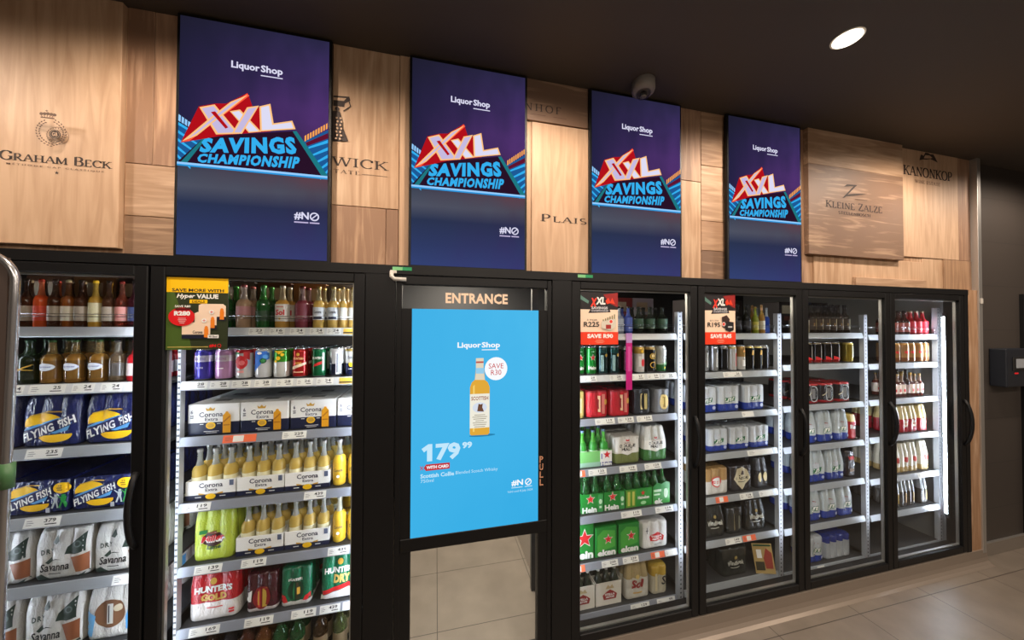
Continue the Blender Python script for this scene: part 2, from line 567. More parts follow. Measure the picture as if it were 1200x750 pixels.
class Art:
    """flat printed shapes on an upright plane facing -y; coordinates are (x, z)"""

    def __init__(self, y=0.0, step=0.0004):
        self.p = []
        self.y = y
        self.step = step
        self.layer = 0

    def poly(self, pts, m):
        self.layer += 1
        self.p.append(([(a, b) for a, b in pts], [tuple(range(len(pts)))], m, self.layer))
        return self

    def rect(self, x0, x1, z0, z1, m):
        return self.poly([(x0, z0), (x1, z0), (x1, z1), (x0, z1)], m)

    def disc(self, cx, cz, r, m, rz=None, n=28, a0=0, a1=360):
        rz = rz or r
        return self.poly([(cx + r * math.cos(math.radians(a0 + (a1 - a0) * i / n)), cz + rz * math.sin(math.radians(a0 + (a1 - a0) * i / n))) for i in range(n)], m)

    def ring(self, cx, cz, r, w, m, rz=None, n=32):
        self.layer += 1
        rz = rz or r
        v, f = [], []
        for i in range(n):
            a = 2 * math.pi * i / n
            v.append((cx + r * math.cos(a), cz + rz * math.sin(a)))
            v.append((cx + (r - w) * math.cos(a), cz + (rz - w) * math.sin(a)))
        for i in range(n):
            j = (i + 1) % n
            f.append((2 * i, 2 * j, 2 * j + 1, 2 * i + 1))
        self.p.append((v, f, m, self.layer))
        return self

    def star(self, cx, cz, r, m, inner=0.40, rot=90):
        return self.poly([(cx + (r if i % 2 == 0 else r * inner) * math.cos(math.radians(rot + 36 * i)), cz + (r if i % 2 == 0 else r * inner) * math.sin(math.radians(rot + 36 * i))) for i in range(10)], m)

    def line(self, x0, z0, x1, z1, w, m):
        dx, dz = x1 - x0, z1 - z0
        l = math.hypot(dx, dz) or 1
        nx, nz = -dz / l * w / 2, dx / l * w / 2
        return self.poly([(x0 + nx, z0 + nz), (x0 - nx, z0 - nz), (x1 - nx, z1 - nz), (x1 + nx, z1 + nz)], m)

    def text(self, s, x0, x1, z0, z1, m, bold=0.0, shear=0.0, spacing=1.0):
        return self.textq(s, ((x0, z1), (x0, z0), (x1, z0), (x1, z1)), m, bold, shear, spacing)

    def textq(self, s, q, m, bold=0.0, shear=0.0, spacing=1.0):
        """q: top left, bottom left, bottom right, top right"""
        self.layer += 1
        vs, fs = glyphs(s, bold, shear, spacing)
        tl, bl, br, tr = q
        out = []
        for (u, v) in vs:
            out.append(tuple((bl[i] * (1 - u) + br[i] * u) * (1 - v) + (tl[i] * (1 - u) + tr[i] * u) * v for i in (0, 1)))
        self.p.append((out, fs, m, self.layer))
        return self

    def serif(self, s, x0, x1, z0, z1, m, thick=0.15, thin=0.05, space=0.08, caps=1.0):
        self.layer += 1
        v, f = [], []
        for q in serif_word(s, thick, thin, space, caps):
            b = len(v)
            v += [(x0 + a * (x1 - x0), z0 + c * (z1 - z0)) for a, c in q]
            f.append((b, b + 1, b + 2, b + 3))
        self.p.append((v, f, m, self.layer))
        return self

    def mesh(self, name='print', conform=None, lift=0.0008, cut=0.03):
        bm = bmesh.new()
        ms = []
        for (vs, fs, m, layer) in self.p:
            if m not in ms:
                ms.append(m)
            k = ms.index(m)
            bv = [bm.verts.new((a, self.y - layer * self.step, c)) for a, c in vs]
            for f in fs:
                try:
                    fc = bm.faces.new([bv[i] for i in f])
                except ValueError:
                    continue
                fc.normal_update()
                if fc.normal.y > 0:
                    fc.normal_flip()
                fc.material_index = k
        if conform is not None:
            bmesh.ops.triangulate(bm, faces=[f for f in bm.faces if len(f.verts) > 4])
            for _ in range(4):
                es = [e for e in bm.edges if e.calc_length() > cut]
                if not es:
                    break
                bmesh.ops.subdivide_edges(bm, edges=es, cuts=1)
                bmesh.ops.triangulate(bm, faces=[f for f in bm.faces if len(f.verts) > 4])
            for v in bm.verts:
                d = self.y - v.co.y
                h = conform.ray_cast(Vector((v.co.x, -1.0, v.co.z)), Vector((0, 1, 0)))
                if h[0] is None:
                    h = conform.find_nearest(v.co)
                v.co = Vector((v.co.x, h[0].y - lift - d, v.co.z))
            for f in bm.faces:
                f.smooth = True
        me = bpy.data.meshes.new(name)
        bm.to_mesh(me)
        bm.free()
        for m in ms:
            me.materials.append(m)
        return me


def bvh_of(me):
    return BVHTree.FromPolygons([v.co for v in me.vertices], [tuple(p.vertices) for p in me.polygons])


# ------------------------------------------------------------------ the room
CEIL = 2.93
struct('floor', MB().box(-3.6, 6.2, -4.6, 1.9, -0.1, 0.0, FLOORM).mesh())
struct('ceiling', MB().box(-3.6, 6.2, -4.6, 0.30, CEIL, CEIL + 0.1, mat('ceiling_charcoal', (0.075, 0.062, 0.052, 1), 0.7)).mesh())
SHOPWALL = mat('shop_wall', (0.16, 0.14, 0.12, 1), 0.7)
struct('wall_rear', MB().box(-3.6, 6.2, -4.7, -4.6, 0, CEIL, SHOPWALL).mesh())
struct('wall_left', MB().box(-3.7, -3.6, -4.6, 1.9, 0, CEIL, SHOPWALL).mesh())
struct('wall_right', MB().box(6.2, 6.3, -4.6, 0.3, 0, CEIL, SHOPWALL).mesh())
WOODBASE = wood('wall_oak', (0.60, 0.405, 0.265, 1), (0.34, 0.19, 0.10, 1), True)
m = MB()
m.box(-3.6, 3.83, 0.035, 0.14, 1.962, CEIL, WOODBASE)
m.box(3.722, 3.83, 0.003, 0.14, 0.075, 1.963, WOODBASE)
struct('wall_front', m.mesh())
# dark tiled wall past the coolers with the opening of a doorway
m = MB()
m.box(3.86, 4.455, 0.05, 0.30, 0.0, CEIL, DARKWALL)
m.box(5.5, 6.2, 0.05, 0.30, 0.0, CEIL, DARKWALL)
m.box(4.455, 5.5, 0.05, 0.30, 1.955, CEIL, DARKWALL)
struct('wall_side', m.mesh())
struct('door_1', MB().box(4.455, 4.50, 0.03, 0.30, 0, 1.955, BLACK).box(4.50, 5.5, 0.22, 0.26, 0, 1.955, BLACK2).mesh())
struct('trim_1', MB().box(3.83, 3.868, -0.006, 0.14, 0.075, CEIL, ALU, 0.002).mesh())
SKIRT = mat('skirting_tile', (0.22, 0.19, 0.16, 1), 0.45)
struct('baseboard_right', MB().box(3.87, 4.455, 0.036, 0.05, 0.0, 0.092, SKIRT).box(3.87, 4.455, 0.036, 0.05, 0.092, 0.097, ALU).mesh())
# coved metal plinth under the coolers
COVE = mat('plinth_metal', (0.30, 0.25, 0.205, 1), 0.28, 0.35)
prof = [(0.03, 0.100), (-0.004, 0.100), (-0.006, 0.045), (-0.012, 0.022), (-0.024, 0.008), (-0.042, 0.001), (0.03, 0.001)]
m = MB()
m.prism(prof, 'x', 0.60, 3.875, COVE)
m.prism(prof, 'x', -3.4, -0.20, COVE)
struct('trim_2', m.mesh())
# black surround of the row of cooler doors
m = MB()
m.box(-3.4, 3.72, -0.002, 0.10, 1.925, 1.964, BLACK)
m.box(-3.4, -1.845, 0.0, 0.06, 0.10, 1.925, BLACK)
m.box(-0.300, -0.178, 0.0, 0.10, 0.0, 1.925, BLACK)
m.box(0.562, 0.662, 0.0, 0.10, 0.0, 1.925, BLACK)
m.box(3.678, 3.72, 0.0, 0.10, 0.10, 1.925, BLACK)
for x0, x1 in ((-1.085, -1.055), (1.405, 1.431), (2.162, 2.188), (2.918, 2.944)):
    m.box(x0, x1, 0.035, 0.055, 0.10, 1.925, BLACK)
m.box(-3.4, -0.30, 0.036, 0.10, 0.08, 0.125, BLACK)
m.box(0.662, 3.68, 0.036, 0.10, 0.08, 0.125, BLACK)
struct('trim_3', m.mesh())
# the cold room behind the doors
COLD = mat('cold_room_wall', (0.012, 0.012, 0.014, 1), 0.7)
struct('wall_back', MB().box(-3.6, 3.9, 1.75, 1.85, 0, 2.4, COLD).mesh())
struct('wall_end', MB().box(3.72, 3.80, 0.10, 1.75, 0, 2.4, mat('cold_room_grey', (0.22, 0.225, 0.23, 1), 0.5)).mesh())
struct('ceiling_cold_room', MB().box(-3.6, 3.9, 0.10, 1.85, 2.4, 2.45, COLD).mesh())
struct('wall_aisle', MB().box(0.645, 0.66, 0.52, 1.60, 0, 1.2, mat('aisle_panel', (0.42, 0.36, 0.30, 1), 0.5)).mesh())
struct('floor_cold_room', MB().box(-3.4, -0.32, 0.10, 0.75, 0.0, 0.058, DARKMETAL).box(0.662, 3.72, 0.10, 0.75, 0.0, 0.058, DARKMETAL).mesh())

# ------------------------------------------------------------------ wood panels with winery printing
BIRCH = wood('birch', (0.585, 0.39, 0.25, 1), (0.43, 0.265, 0.155, 1), True, knots=0.35, fine=0.2)
BIRCH2 = wood('birch_pale', (0.63, 0.435, 0.285, 1), (0.42, 0.25, 0.14, 1), True, knots=0.4)
PINK = wood('beech_boards', (0.52, 0.32, 0.20, 1), (0.26, 0.145, 0.085, 1), True, knots=0.6)
OAKH = wood('oak_across', (0.585, 0.40, 0.265, 1), (0.36, 0.22, 0.13, 1), False, knots=0.4)
GREYOAK = wood('weathered_oak', (0.52, 0.345, 0.22, 1), (0.19, 0.11, 0.068, 1), False, knots=0.7)
BRAND = mat('burnt_print', (0.035, 0.02, 0.015, 1), 0.7)
BRANDSOFT = mat('faded_print', (0.12, 0.065, 0.04, 1), 0.7)


def panel(x0, x1, z0, z1, y, m, label, art=None, depth=None, emblem=None):
    o = put('wood_panel', MB().box(x0, x1, y, 0.0348 if depth is None else y + depth, z0, min(z1, CEIL - 0.0005), m, 0.0015, 1).mesh())
    tag(o, label, 'wood panel', 'wood panels above the coolers')
    if art:
        put('printed_lettering', art.mesh('lettering'), o)
    if emblem:
        put('printed_emblem', emblem.mesh('emblem'), o)
    return o


# crest panel at the far end
a = Art(0.0105)
a.serif('GRAHAM BECK', -1.517, -1.200, 2.284, 2.316, BRAND, 0.19, 0.07, 0.07, 1.28)
a.text('M\u00c9THODE CAP CLASSIQUE', -1.497, -1.220, 2.2655, 2.2745, BRANDSOFT, 0.01, 0, 1.5)
a.star(-1.357, 2.251, 0.007, BRAND)
b_ = a
a = Art(0.0105)
cx, cz = -1.357, 2.388
a.ring(cx, cz, 0.032, 0.0012, BRANDSOFT).ring(cx, cz, 0.020, 0.001, BRANDSOFT)
for i in range(22):
    an = 2 * math.pi * i / 22
    a.line(cx + 0.024 * math.cos(an), cz + 0.024 * math.sin(an), cx + 0.029 * math.cos(an), cz + 0.029 * math.sin(an), 0.0018, BRANDSOFT)
a.disc(cx, cz, 0.0165, BRAND)
a.ring(cx, cz, 0.0135, 0.001, BIRCH)
a.text('GB', cx - 0.008, cx + 0.008, cz - 0.007, cz + 0.007, BIRCH, 0.02)
for sgn in (-1, 1):
    for i in range(13):
        an = math.radians(-80 + 12 * i)
        for rr, da in ((0.038, 22), (0.046, -22)):
            px, pz = cx + sgn * rr * math.cos(an), cz + rr * math.sin(an)
            tdir = an + math.radians(90 + da)
            dx, dz = math.cos(tdir) * 0.009, math.sin(tdir) * 0.009
            nx, nz = -dz * 0.28, dx * 0.28
            a.poly([(px - sgn * dx * .5, pz - dz * .5), (px + sgn * nx, pz + nz), (px + sgn * dx * .5, pz + dz * .5), (px - sgn * nx, pz - nz)], BRANDSOFT)
for i in range(5):
    a.disc(cx + (i - 2) * 0.0095, 2.449 - abs(i - 2) * 0.001, 0.0055, BRANDSOFT, n=12)
a.rect(cx - 0.019, cx + 0.019, 2.431, 2.436, BRANDSOFT)
for i in range(5):
    a.line(cx + (i - 2) * 0.007, 2.436, cx + (i - 2) * 0.010, 2.446, 0.002, BRANDSOFT)
a.line(cx, 2.453, cx, 2.461, 0.0018, BRAND).line(cx - .004, 2.457, cx + .004, 2.457, 0.0018, BRAND)
panel(-3.0, -1.176, 1.985, CEIL, 0.011, BIRCH, 'large birch panel with crowned wreath crest and dark winery name', b_, emblem=a)
panel(-1.172, -1.088, 2.322, CEIL, 0.030, PINK, 'darker upright board hugging the crest panel edge')
panel(-1.086, -1.012, 2.322, CEIL, 0.0305, wood('beech_boards_b', (0.50, 0.31, 0.19, 1), (0.27, 0.15, 0.09, 1), True, knots=0.5), 'upright brownish board between crest panel boards and first screen')
panel(-1.172, -1.012, 2.118, 2.320, 0.0300, OAKH, 'pale cross-grain board below the two upright boards')
panel(-1.172, -1.012, 1.964, 2.116, 0.0305, wood('oak_across_b', (0.52, 0.34, 0.21, 1), (0.25, 0.15, 0.09, 1), False, knots=0.5), 'streaky cross-grain board just above the cooler surround by the first screen')

# figure and estate name between the first two screens (the first screen covers their start)
a = Art(0.0255)
a.serif('WARWICK', -0.668, -0.219, 2.394, 2.442, BRAND, 0.14, 0.06, 0.10, 1.25)
a.serif('ESTATE', -0.489, -0.335, 2.361, 2.377, BRAND, 0.12, 0.05, 0.28)
a.line(-0.325, 2.366, -0.219, 2.366, 0.0016, BRAND)
b_ = a
a = Art(0.0255)
a.poly([(-.444, 2.70), (-.380, 2.705), (-.376, 2.688), (-.398, 2.672), (-.400, 2.655), (-.444, 2.655)], BRAND)
a.poly([(-.444, 2.692), (-.392, 2.696), (-.402, 2.682), (-.444, 2.680)], BIRCH2)
a.line(-.384, 2.694, -.374, 2.66, .004, BRAND).line(-.374, 2.662, -.404, 2.636, .004, BRAND)
a.disc(-.428, 2.643, .009, BRAND)
a.poly([(-.448, 2.632), (-.418, 2.632), (-.408, 2.60), (-.404, 2.56), (-.382, 2.505), (-.448, 2.497)], BRAND)
for i in range(7):
    for j in range(2):
        a.disc(-.430 + j * .016 + (i % 2) * .004, 2.602 - i * .0155, .0045, BIRCH2, n=10)
panel(-0.62, -0.170, 2.222, CEIL, 0.026, BIRCH2, 'birch panel with robed figure print between first and second screens', b_, emblem=a)
panel(-0.62, -0.225, 1.964, 2.220, 0.027, wood('birch_knots', (0.58, 0.37, 0.22, 1), (0.30, 0.17, 0.10, 1), True, knots=0.7), 'knotty lower board under the robed figure panel')
panel(-0.223, -0.170, 1.964, 2.220, 0.0275, PINK, 'short narrow board below robed figure panel, above the entrance door corner')
panel(-0.168, -0.020, 1.964, CEIL, 0.022, BIRCH, 'narrow full-height strip partly behind the second screen')

# between the second and third screens
a = Art(0.0175)
a.serif('NHOF', 0.420, 0.612, 2.770, 2.806, BRAND, 0.14, 0.06, 0.34)
a.line(0.45, 2.752, 0.53, 2.752, .0025, BRANDSOFT).line(0.57, 2.752, 0.64, 2.752, .0025, BRANDSOFT)
panel(0.4295, 0.7615, 2.722, CEIL, 0.018, GREYOAK, 'weathered dark board under the ceiling between second and third screens', a)
a = Art(0.0255)
a.serif('PLAISIR', 0.509, 0.845, 2.222, 2.258, BRAND, 0.16, 0.06, 0.16, 1.25)
panel(0.46, 0.85, 1.964, 2.720, 0.026, BIRCH, 'birch panel with cut-off dark word beside the third screen', a)
panel(0.30, 0.458, 1.964, 2.720, 0.030, BIRCH2, 'recessed birch strip beside the second screen edge')

# between the third and fourth screens
k = 0
for (x0, x1, z0, z1, mm, lab) in (
        (1.27, 1.468, 2.52, CEIL, PINK, 'upper left board in the patchwork between third and fourth screens'),
        (1.27, 1.468, 1.964, 2.518, BIRCH2, 'lower pale board touching the third screen edge'),
        (1.47, 1.70, 2.62, CEIL, wood('beech_c', (0.50, 0.32, 0.19, 1), (0.28, 0.16, 0.09, 1), False), 'topmost reddish board beside the fourth screen'),
        (1.47, 1.70, 2.30, 2.618, OAKH, 'middle cross-grain board beside the fourth screen'),
        (1.47, 1.70, 2.13, 2.298, wood('beech_d', (0.56, 0.36, 0.22, 1), (0.33, 0.19, 0.11, 1), False), 'third cross-grain board down beside the fourth screen'),
        (1.47, 1.70, 1.964, 2.128, GREYOAK, 'lowest streaked board beside the fourth screen above the surround')):
    panel(x0, x1, z0, z1, 0.028 + 0.001 * (k % 2), mm, lab)
    k += 1

# the raised plaque and its neighbours
panel(2.10, 2.252, 1.964, CEIL, 0.029, PINK, 'reddish strip between the fourth screen and raised plaque')
a = Art(0.0005)
a.serif('KLEINE ZALZE', 2.399, 2.900, 2.456, 2.500, BRAND, 0.18, 0.08, 0.10, 1.12)
a.serif('STELLENBOSCH', 2.506, 2.792, 2.420, 2.438, BRAND, 0.2, 0.09, 0.10)
a.poly([(2.555, 2.600), (2.585, 2.618), (2.672, 2.622), (2.662, 2.611), (2.590, 2.606)], BRAND)
a.poly([(2.672, 2.622), (2.650, 2.618), (2.540, 2.524), (2.562, 2.530)], BRAND)
a.poly([(2.540, 2.524), (2.562, 2.536), (2.640, 2.549), (2.760, 2.572), (2.64, 2.561), (2.575, 2.549)], BRAND)
a.line(2.65, 2.527, 2.76, 2.527, .004, BRANDSOFT)
a.p = [([(x * .988, 1.701 + (z - 1.701) * .988) for x, z in vs], fs, mm, ly) for vs, fs, mm, ly in a.p]
panel(2.233, 3.068, 2.145, 2.708, 0.001, GREYOAK, 'raised weathered plaque with slanted stroke logo right of the fourth screen', a, depth=0.0338)
panel(2.233, 3.068, 2.7085, CEIL, 0.001, OAKH, 'paler raised board topping the weathered plaque', depth=0.0338)
a = Art(0.0255)
a.serif('KANONKOP', 3.124, 3.626, 2.748, 2.812, BRAND, 0.19, 0.08, 0.06)
a.serif('WINE ESTATE', 3.236, 3.496, 2.700, 2.722, BRANDSOFT, 0.16, 0.07, 0.12)
b_ = a
a = Art(0.0255)
a.poly([(3.285, 2.862), (3.30, 2.905), (3.33, 2.90), (3.345, 2.924), (3.375, 2.925), (3.40, 2.918), (3.43, 2.922), (3.45, 2.90), (3.475, 2.868), (3.44, 2.876), (3.40, 2.884), (3.36, 2.876), (3.32, 2.872)], BRAND)
a.poly([(3.33, 2.882), (3.345, 2.905), (3.39, 2.908), (3.42, 2.895), (3.40, 2.889), (3.36, 2.884)], BIRCH)
panel(3.107, 3.690, 2.180, CEIL, 0.026, BIRCH, 'birch panel with small emblem and bold name beside the wall corner', b_, emblem=a)
panel(3.692, 3.829, 2.180, CEIL, 0.028, PINK, 'tall reddish strip ending at the metal corner trim')
panel(3.525, 3.829, 1.964, 2.178, 0.026, wood('beech_e', (0.50, 0.31, 0.18, 1), (0.29, 0.165, 0.09, 1), True), 'reddish block under the emblem panel at wall corner')
panel(2.312, 2.640, 1.964, 2.148, 0.029, BIRCH2, 'pale knotted block below the raised plaque left half')
panel(2.642, 3.306, 2.020, 2.148, 0.030, BIRCH, 'pale board below the raised plaque right half')
panel(2.642, 3.306, 1.964, 2.018, 0.010, OAKH, 'thin protruding ledge board resting on the cooler surround')
panel(3.308, 3.523, 1.964, 2.178, 0.031, BIRCH2, 'recessed pale block between ledge board and reddish block')

# ------------------------------------------------------------------ advertising screens
SCREEN_BG = display_gradient('advert_background',
                             [(0, (52, 66, 114)), (.10, (46, 58, 98)), (.22, (42, 52, 80)), (.29, (78, 82, 98)), (.35, (66, 72, 88)), (.42, (34, 38, 64)), (.6, (36, 33, 66)), (.8, (34, 32, 60)), (1, (30, 29, 46))],
                             [(0, (56, 56, 108)), (.22, (46, 46, 78)), (.30, (76, 70, 84)), (.38, (100, 62, 70)), (.45, (80, 42, 96)), (.62, (82, 50, 112)), (.85, (62, 46, 96)), (1, (46, 42, 76))], 1.7)
W, H, ZT = 0.53, 0.9422, 2.911
G = {k: glow(*v) for k, v in dict(white=(222, 220, 244), lav=(198, 186, 224), gold=(255, 196, 132), red=(178, 16, 26), hot=(255, 90, 60), dark=(40, 18, 40), teal=(30, 120, 130),
                                  cyan=(52, 176, 240), cyan2=(40, 150, 220), ice=(150, 205, 255), stand=(30, 90, 150), amber=(255, 170, 80), maroon=(96, 20, 48), star=(150, 120, 190), shade=(26, 26, 50)).items()}


def advert(x0, label, tilt=0.0):
    o = put('advertising_screen', MB().box(x0 - 0.011, x0 + W + 0.011, 0.0, 0.0215, ZT - H - 0.010, min(ZT + 0.010, CEIL - 0.001), BLACK, 0.002, 1).mesh())
    tag(o, label, 'screen', 'four advertising screens above the coolers')
    d = put('display', MB().box(x0, x0 + W, -0.0012, 0.002, ZT - H, ZT, SCREEN_BG).mesh(), o)
    a = Art(-0.0014, 0.00012)

    def P(*pts):
        return [(x0 + u * W, ZT - v * W) for u, v in pts]

    def poly(pts, m):
        a.poly(P(*pts), G[m])
    # stadium stands and floodlights at both sides
    poly([(0, .80), (.17, .90), (.02, 1.10), (0, 1.10)], 'stand')
    for i in range(5):
        v = .80 + .06 * i
        poly([(0, v), (.14 - .015 * i, v + .085), (.14 - .015 * i, v + .10), (0, v + .022)], 'cyan')
    for i in range(4):
        poly([(.002 + .02 * i, .742 + .014 * i), (.016 + .02 * i, .752 + .014 * i), (.014 + .02 * i, .80 + .012 * i), (0 + .02 * i, .788 + .012 * i)], 'ice')
    poly([(.79, .86), (1, .72), (1, 1.10), (.99, 1.10)], 'stand')
    for i in range(5):
        v = .80 + .06 * i
        poly([(1, v), (.86 + .022 * i, v + .075), (.86 + .022 * i, v + .09), (1, v + .026)], 'cyan')
    poly([(.84, .845), (1, .745), (1, .79), (.85, .87)], 'maroon')
    for i in range(9):
        u = .832 + .019 * i
        v = .792 - .0145 * i
        poly([(u, v), (u + .012, v - .010), (u + .012, v + .035), (u, v + .045)], 'amber')
    # platform
    poly([(.171, .885), (.748, .768), (.985, 1.10), (-.0, 1.10)], 'dark')
    poly([(.748, .768), (.775, .762), (1, 1.09), (1, 1.10), (.955, 1.095)], 'teal')
    poly([(.171, .885), (.19, .882), (.06, 1.10), (.02, 1.10)], 'teal')
    poly([(0, 1.096), (1, 1.096), (1, 1.112), (0, 1.112)], 'ice')
    poly([(0, 1.112), (1, 1.112), (1, 1.124), (0, 1.124)], 'cyan2')
    # red burst and XXL
    poly([(.128, .668), (.232, .630), (.30, .62), (.44, .515), (.475, .62), (.60, .60), (.60, .79), (.30, .86), (.02, .955)], 'red')
    poly([(.030, .948), (.435, .520), (.452, .535), (.075, .935)], 'hot')
    poly([(.132, .674), (.228, .638), (.388, .838), (.240, .864)], 'gold')
    poly([(.148, .680), (.222, .652), (.366, .830), (.252, .852)], 'lav')
    poly([(.027, .945), (.120, .890), (.442, .530), (.330, .602), (.20, .745)], 'gold')
    poly([(.060, .925), (.118, .875), (.405, .560), (.335, .612), (.215, .745)], 'lav')
    poly([(.205, .70), (.232, .69), (.318, .80), (.30, .812)], 'red')
    poly([(.326, .675), (.392, .652), (.534, .802), (.452, .822)], 'gold')
    poly([(.340, .680), (.386, .664), (.516, .799), (.456, .812)], 'white')
    poly([(.342, .842), (.438, .628), (.518, .602), (.408, .836)], 'gold')
    poly([(.358, .832), (.446, .637), (.502, .618), (.400, .828)], 'lav')
    poly([(.520, .608), (.594, .576), (.618, .726), (.746, .686), (.770, .750), (.528, .802)], 'gold')
    poly([(.532, .614), (.584, .592), (.608, .740), (.738, .700), (.754, .744), (.540, .790)], 'white')
    q = P((.150, .905), (.137, 1.014), (.790, .948), (.757, .812))
    a.textq('SAVINGS', q, G['cyan'], 0.055, 0.10, 1.14)
    q = P((.132, 1.022), (.124, 1.090), (.792, 1.062), (.806, .965))
    a.textq('CHAMPIONSHIP', q, G['cyan'], 0.05, 0.06, 1.14)
    # shop name and the small print mark
    put('logo_graphic', a.mesh('graphic'), d)
    a = Art(-0.0014, 0.0002)
    lx0, lx1 = x0 + .326 * W, x0 + .515 * W
    a.text('Liquor', lx0, lx1, ZT - .348 * W, ZT - .278 * W, G['white'], 0.03)
    a.text('Shop', lx1 + .004, x0 + .672 * W, ZT - .348 * W, ZT - .278 * W, G['white'], 0.03)
    a.rect(lx1 + .004, x0 + .672 * W, ZT - .364 * W, ZT - .356 * W, G['white'])
    put('shop_name', a.mesh('graphic'), d)
    a = Art(-0.0014, 0.0002)
    a.text('#N', x0 + .765 * W, x0 + .868 * W, ZT - 1.462 * W, ZT - 1.398 * W, G['white'], 0.03)
    a.ring(x0 + .908 * W, ZT - 1.430 * W, .034 * W, .010 * W, G['white'])
    a.line(x0 + .886 * W, ZT - 1.45 * W, x0 + .930 * W, ZT - 1.41 * W, .008 * W, G['white'])
    a.rect(x0 + .765 * W, x0 + .865 * W, ZT - 1.486 * W, ZT - 1.476 * W, G['lav']).rect(x0 + .875 * W, x0 + .945 * W, ZT - 1.486 * W, ZT - 1.476 * W, G['lav'])
    put('small_mark', a.mesh('graphic'), d)
    return o


advert(-0.985, 'tall lit advert screen nearest the crest panel, above the yellow-poster cooler')
advert(-0.113, 'tall lit advert screen above the entrance door')
advert(0.774, 'tall lit advert screen under the domed camera')
advert(1.632, 'tall lit advert screen beside the raised weathered plaque')

# ------------------------------------------------------------------ cooler doors
Z0, Z1 = 0.105, 1.922
GZ0, GZ1 = 0.150, 1.884


def cooler_door(x0, x1, g0, g1, label, handle=None):
    m = MB()
    m.box(x0, g0, 0.0, 0.034, Z0, Z1, BLACK, 0.003, 1)
    m.box(g1, x1, 0.0, 0.034, Z0, Z1, BLACK, 0.003, 1)
    m.box(g0, g1, 0.0, 0.034, Z0, GZ0, BLACK, 0.003, 1)
    m.box(g0, g1, 0.0, 0.034, GZ1, Z1, BLACK, 0.003, 1)
    o = put('cooler_door', m.mesh())
    tag(o, label, 'cooler door', 'glass cooler doors')
    put('glass_pane', MB().box(g0 - 0.004, g1 + 0.004, 0.012, 0.016, GZ0 - 0.004, GZ1 + 0.004, GLASS).mesh(), o)
    s = MB()
    s.box(g0, g0 + 0.007, 0.018, 0.032, GZ0, GZ1, ALU)
    s.box(g1 - 0.007, g1, 0.018, 0.032, GZ0, GZ1, ALU)
    s.box(g0 + 0.007, g1 - 0.007, 0.018, 0.032, GZ0, GZ0 + 0.007, ALU)
    s.box(g0 + 0.007, g1 - 0.007, 0.018, 0.032, GZ1 - 0.007, GZ1, ALU)
    put('spacer_bar', s.mesh(), o)['label'] = 'pale metal spacer bar round the glass edge'
    if handle:
        hx, hz0, hz1 = handle
        h = MB()
        n = 10
        pts = [(hx, -0.001, hz0)] + [(hx, -0.036 * math.sin(math.pi * (i / n)) ** 0.6 - 0.001, hz0 + (hz1 - hz0) * i / n) for i in range(1, n)] + [(hx, -0.001, hz1)]
        h.tube(pts, 0.010, BLACK, 10)
        put('handle', h.mesh(), o)
    return o


cooler_door(-1.842, -1.074, -1.790, -1.116, 'cooler door under the crest panel, beside the metal rail', (-1.094, 0.86, 1.14))
cooler_door(-1.066, -0.302, -1.020, -0.348, 'cooler door carrying the yellow-topped poster')
cooler_door(0.664, 1.415, 0.712, 1.370, 'cooler door with red R225 poster beside the entrance', (1.393, 0.92, 1.20))
cooler_door(1.421, 2.172, 1.467, 2.128, 'cooler door with red R195 poster', (2.150, 0.92, 1.20))
cooler_door(2.178, 2.928, 2.223, 2.886, 'posterless cooler door between R195 poster door and end door', (2.907, 0.92, 1.20))
cooler_door(2.934, 3.676, 2.976, 3.630, 'end cooler door beside wood strip and bright light strip', (3.654, 0.86, 1.18))

# ------------------------------------------------------------------ entrance door
DX0, DX1 = -0.174, 0.558
m = MB()
m.box(DX0, -0.150, 0.0, 0.045, 0.012, 1.920, BLACK, 0.003, 1)
m.box(0.535, DX1, 0.0, 0.045, 0.012, 1.920, BLACK, 0.003, 1)
m.box(-0.150, 0.535, 0.0, 0.045, 1.880, 1.920, BLACK, 0.003, 1)
m.box(-0.150, 0.535, 0.0, 0.045, 0.688, 0.746, BLACK, 0.002, 1)
m.box(-0.150, -0.106, 0.004, 0.045, 0.012, 1.772, BLACK)
m.box(0.490, 0.535, 0.004, 0.045, 0.012, 1.772, BLACK)
m.box(-0.106, 0.490, 0.004, 0.045, 0.012, 0.14, BLACK)
door = put('entrance_door', m.mesh())
tag(door, 'black framed entrance door with a bright blue display', 'door')
put('glass_pane', MB().box(-0.150, 0.535, 0.010, 0.014, 1.772, 1.880, GLASS).mesh(), door)
put('glass_pane', MB().box(-0.106, 0.490, 0.012, 0.016, 0.140, 0.688, GLASS).mesh(), door)
BLUE = display_gradient('blue_advert', [(0, (62, 178, 232)), (.5, (68, 180, 234)), (1, (66, 178, 232))], [(0, (48, 168, 226)), (1, (84, 192, 240))], 1.0)
disp = put('display', MB().box(-0.106, 0.490, 0.003, 0.040, 0.746, 1.771, BLUE).mesh(), door)
disp['label'] = 'bright blue display'
a = Art(0.0026, 0.0002)
gw, gi, gr, gred = glow(250, 252, 255), glow(196, 232, 252), glow(196, 52, 56), glow(200, 44, 50)
a.text('Liquor', 0.097, 0.207, 1.585, 1.618, gw, 0.03)
a.text('Shop', 0.210, 0.298, 1.585, 1.618, gw, 0.03)
a.rect(0.210, 0.290, 1.580, 1.5835, gw)
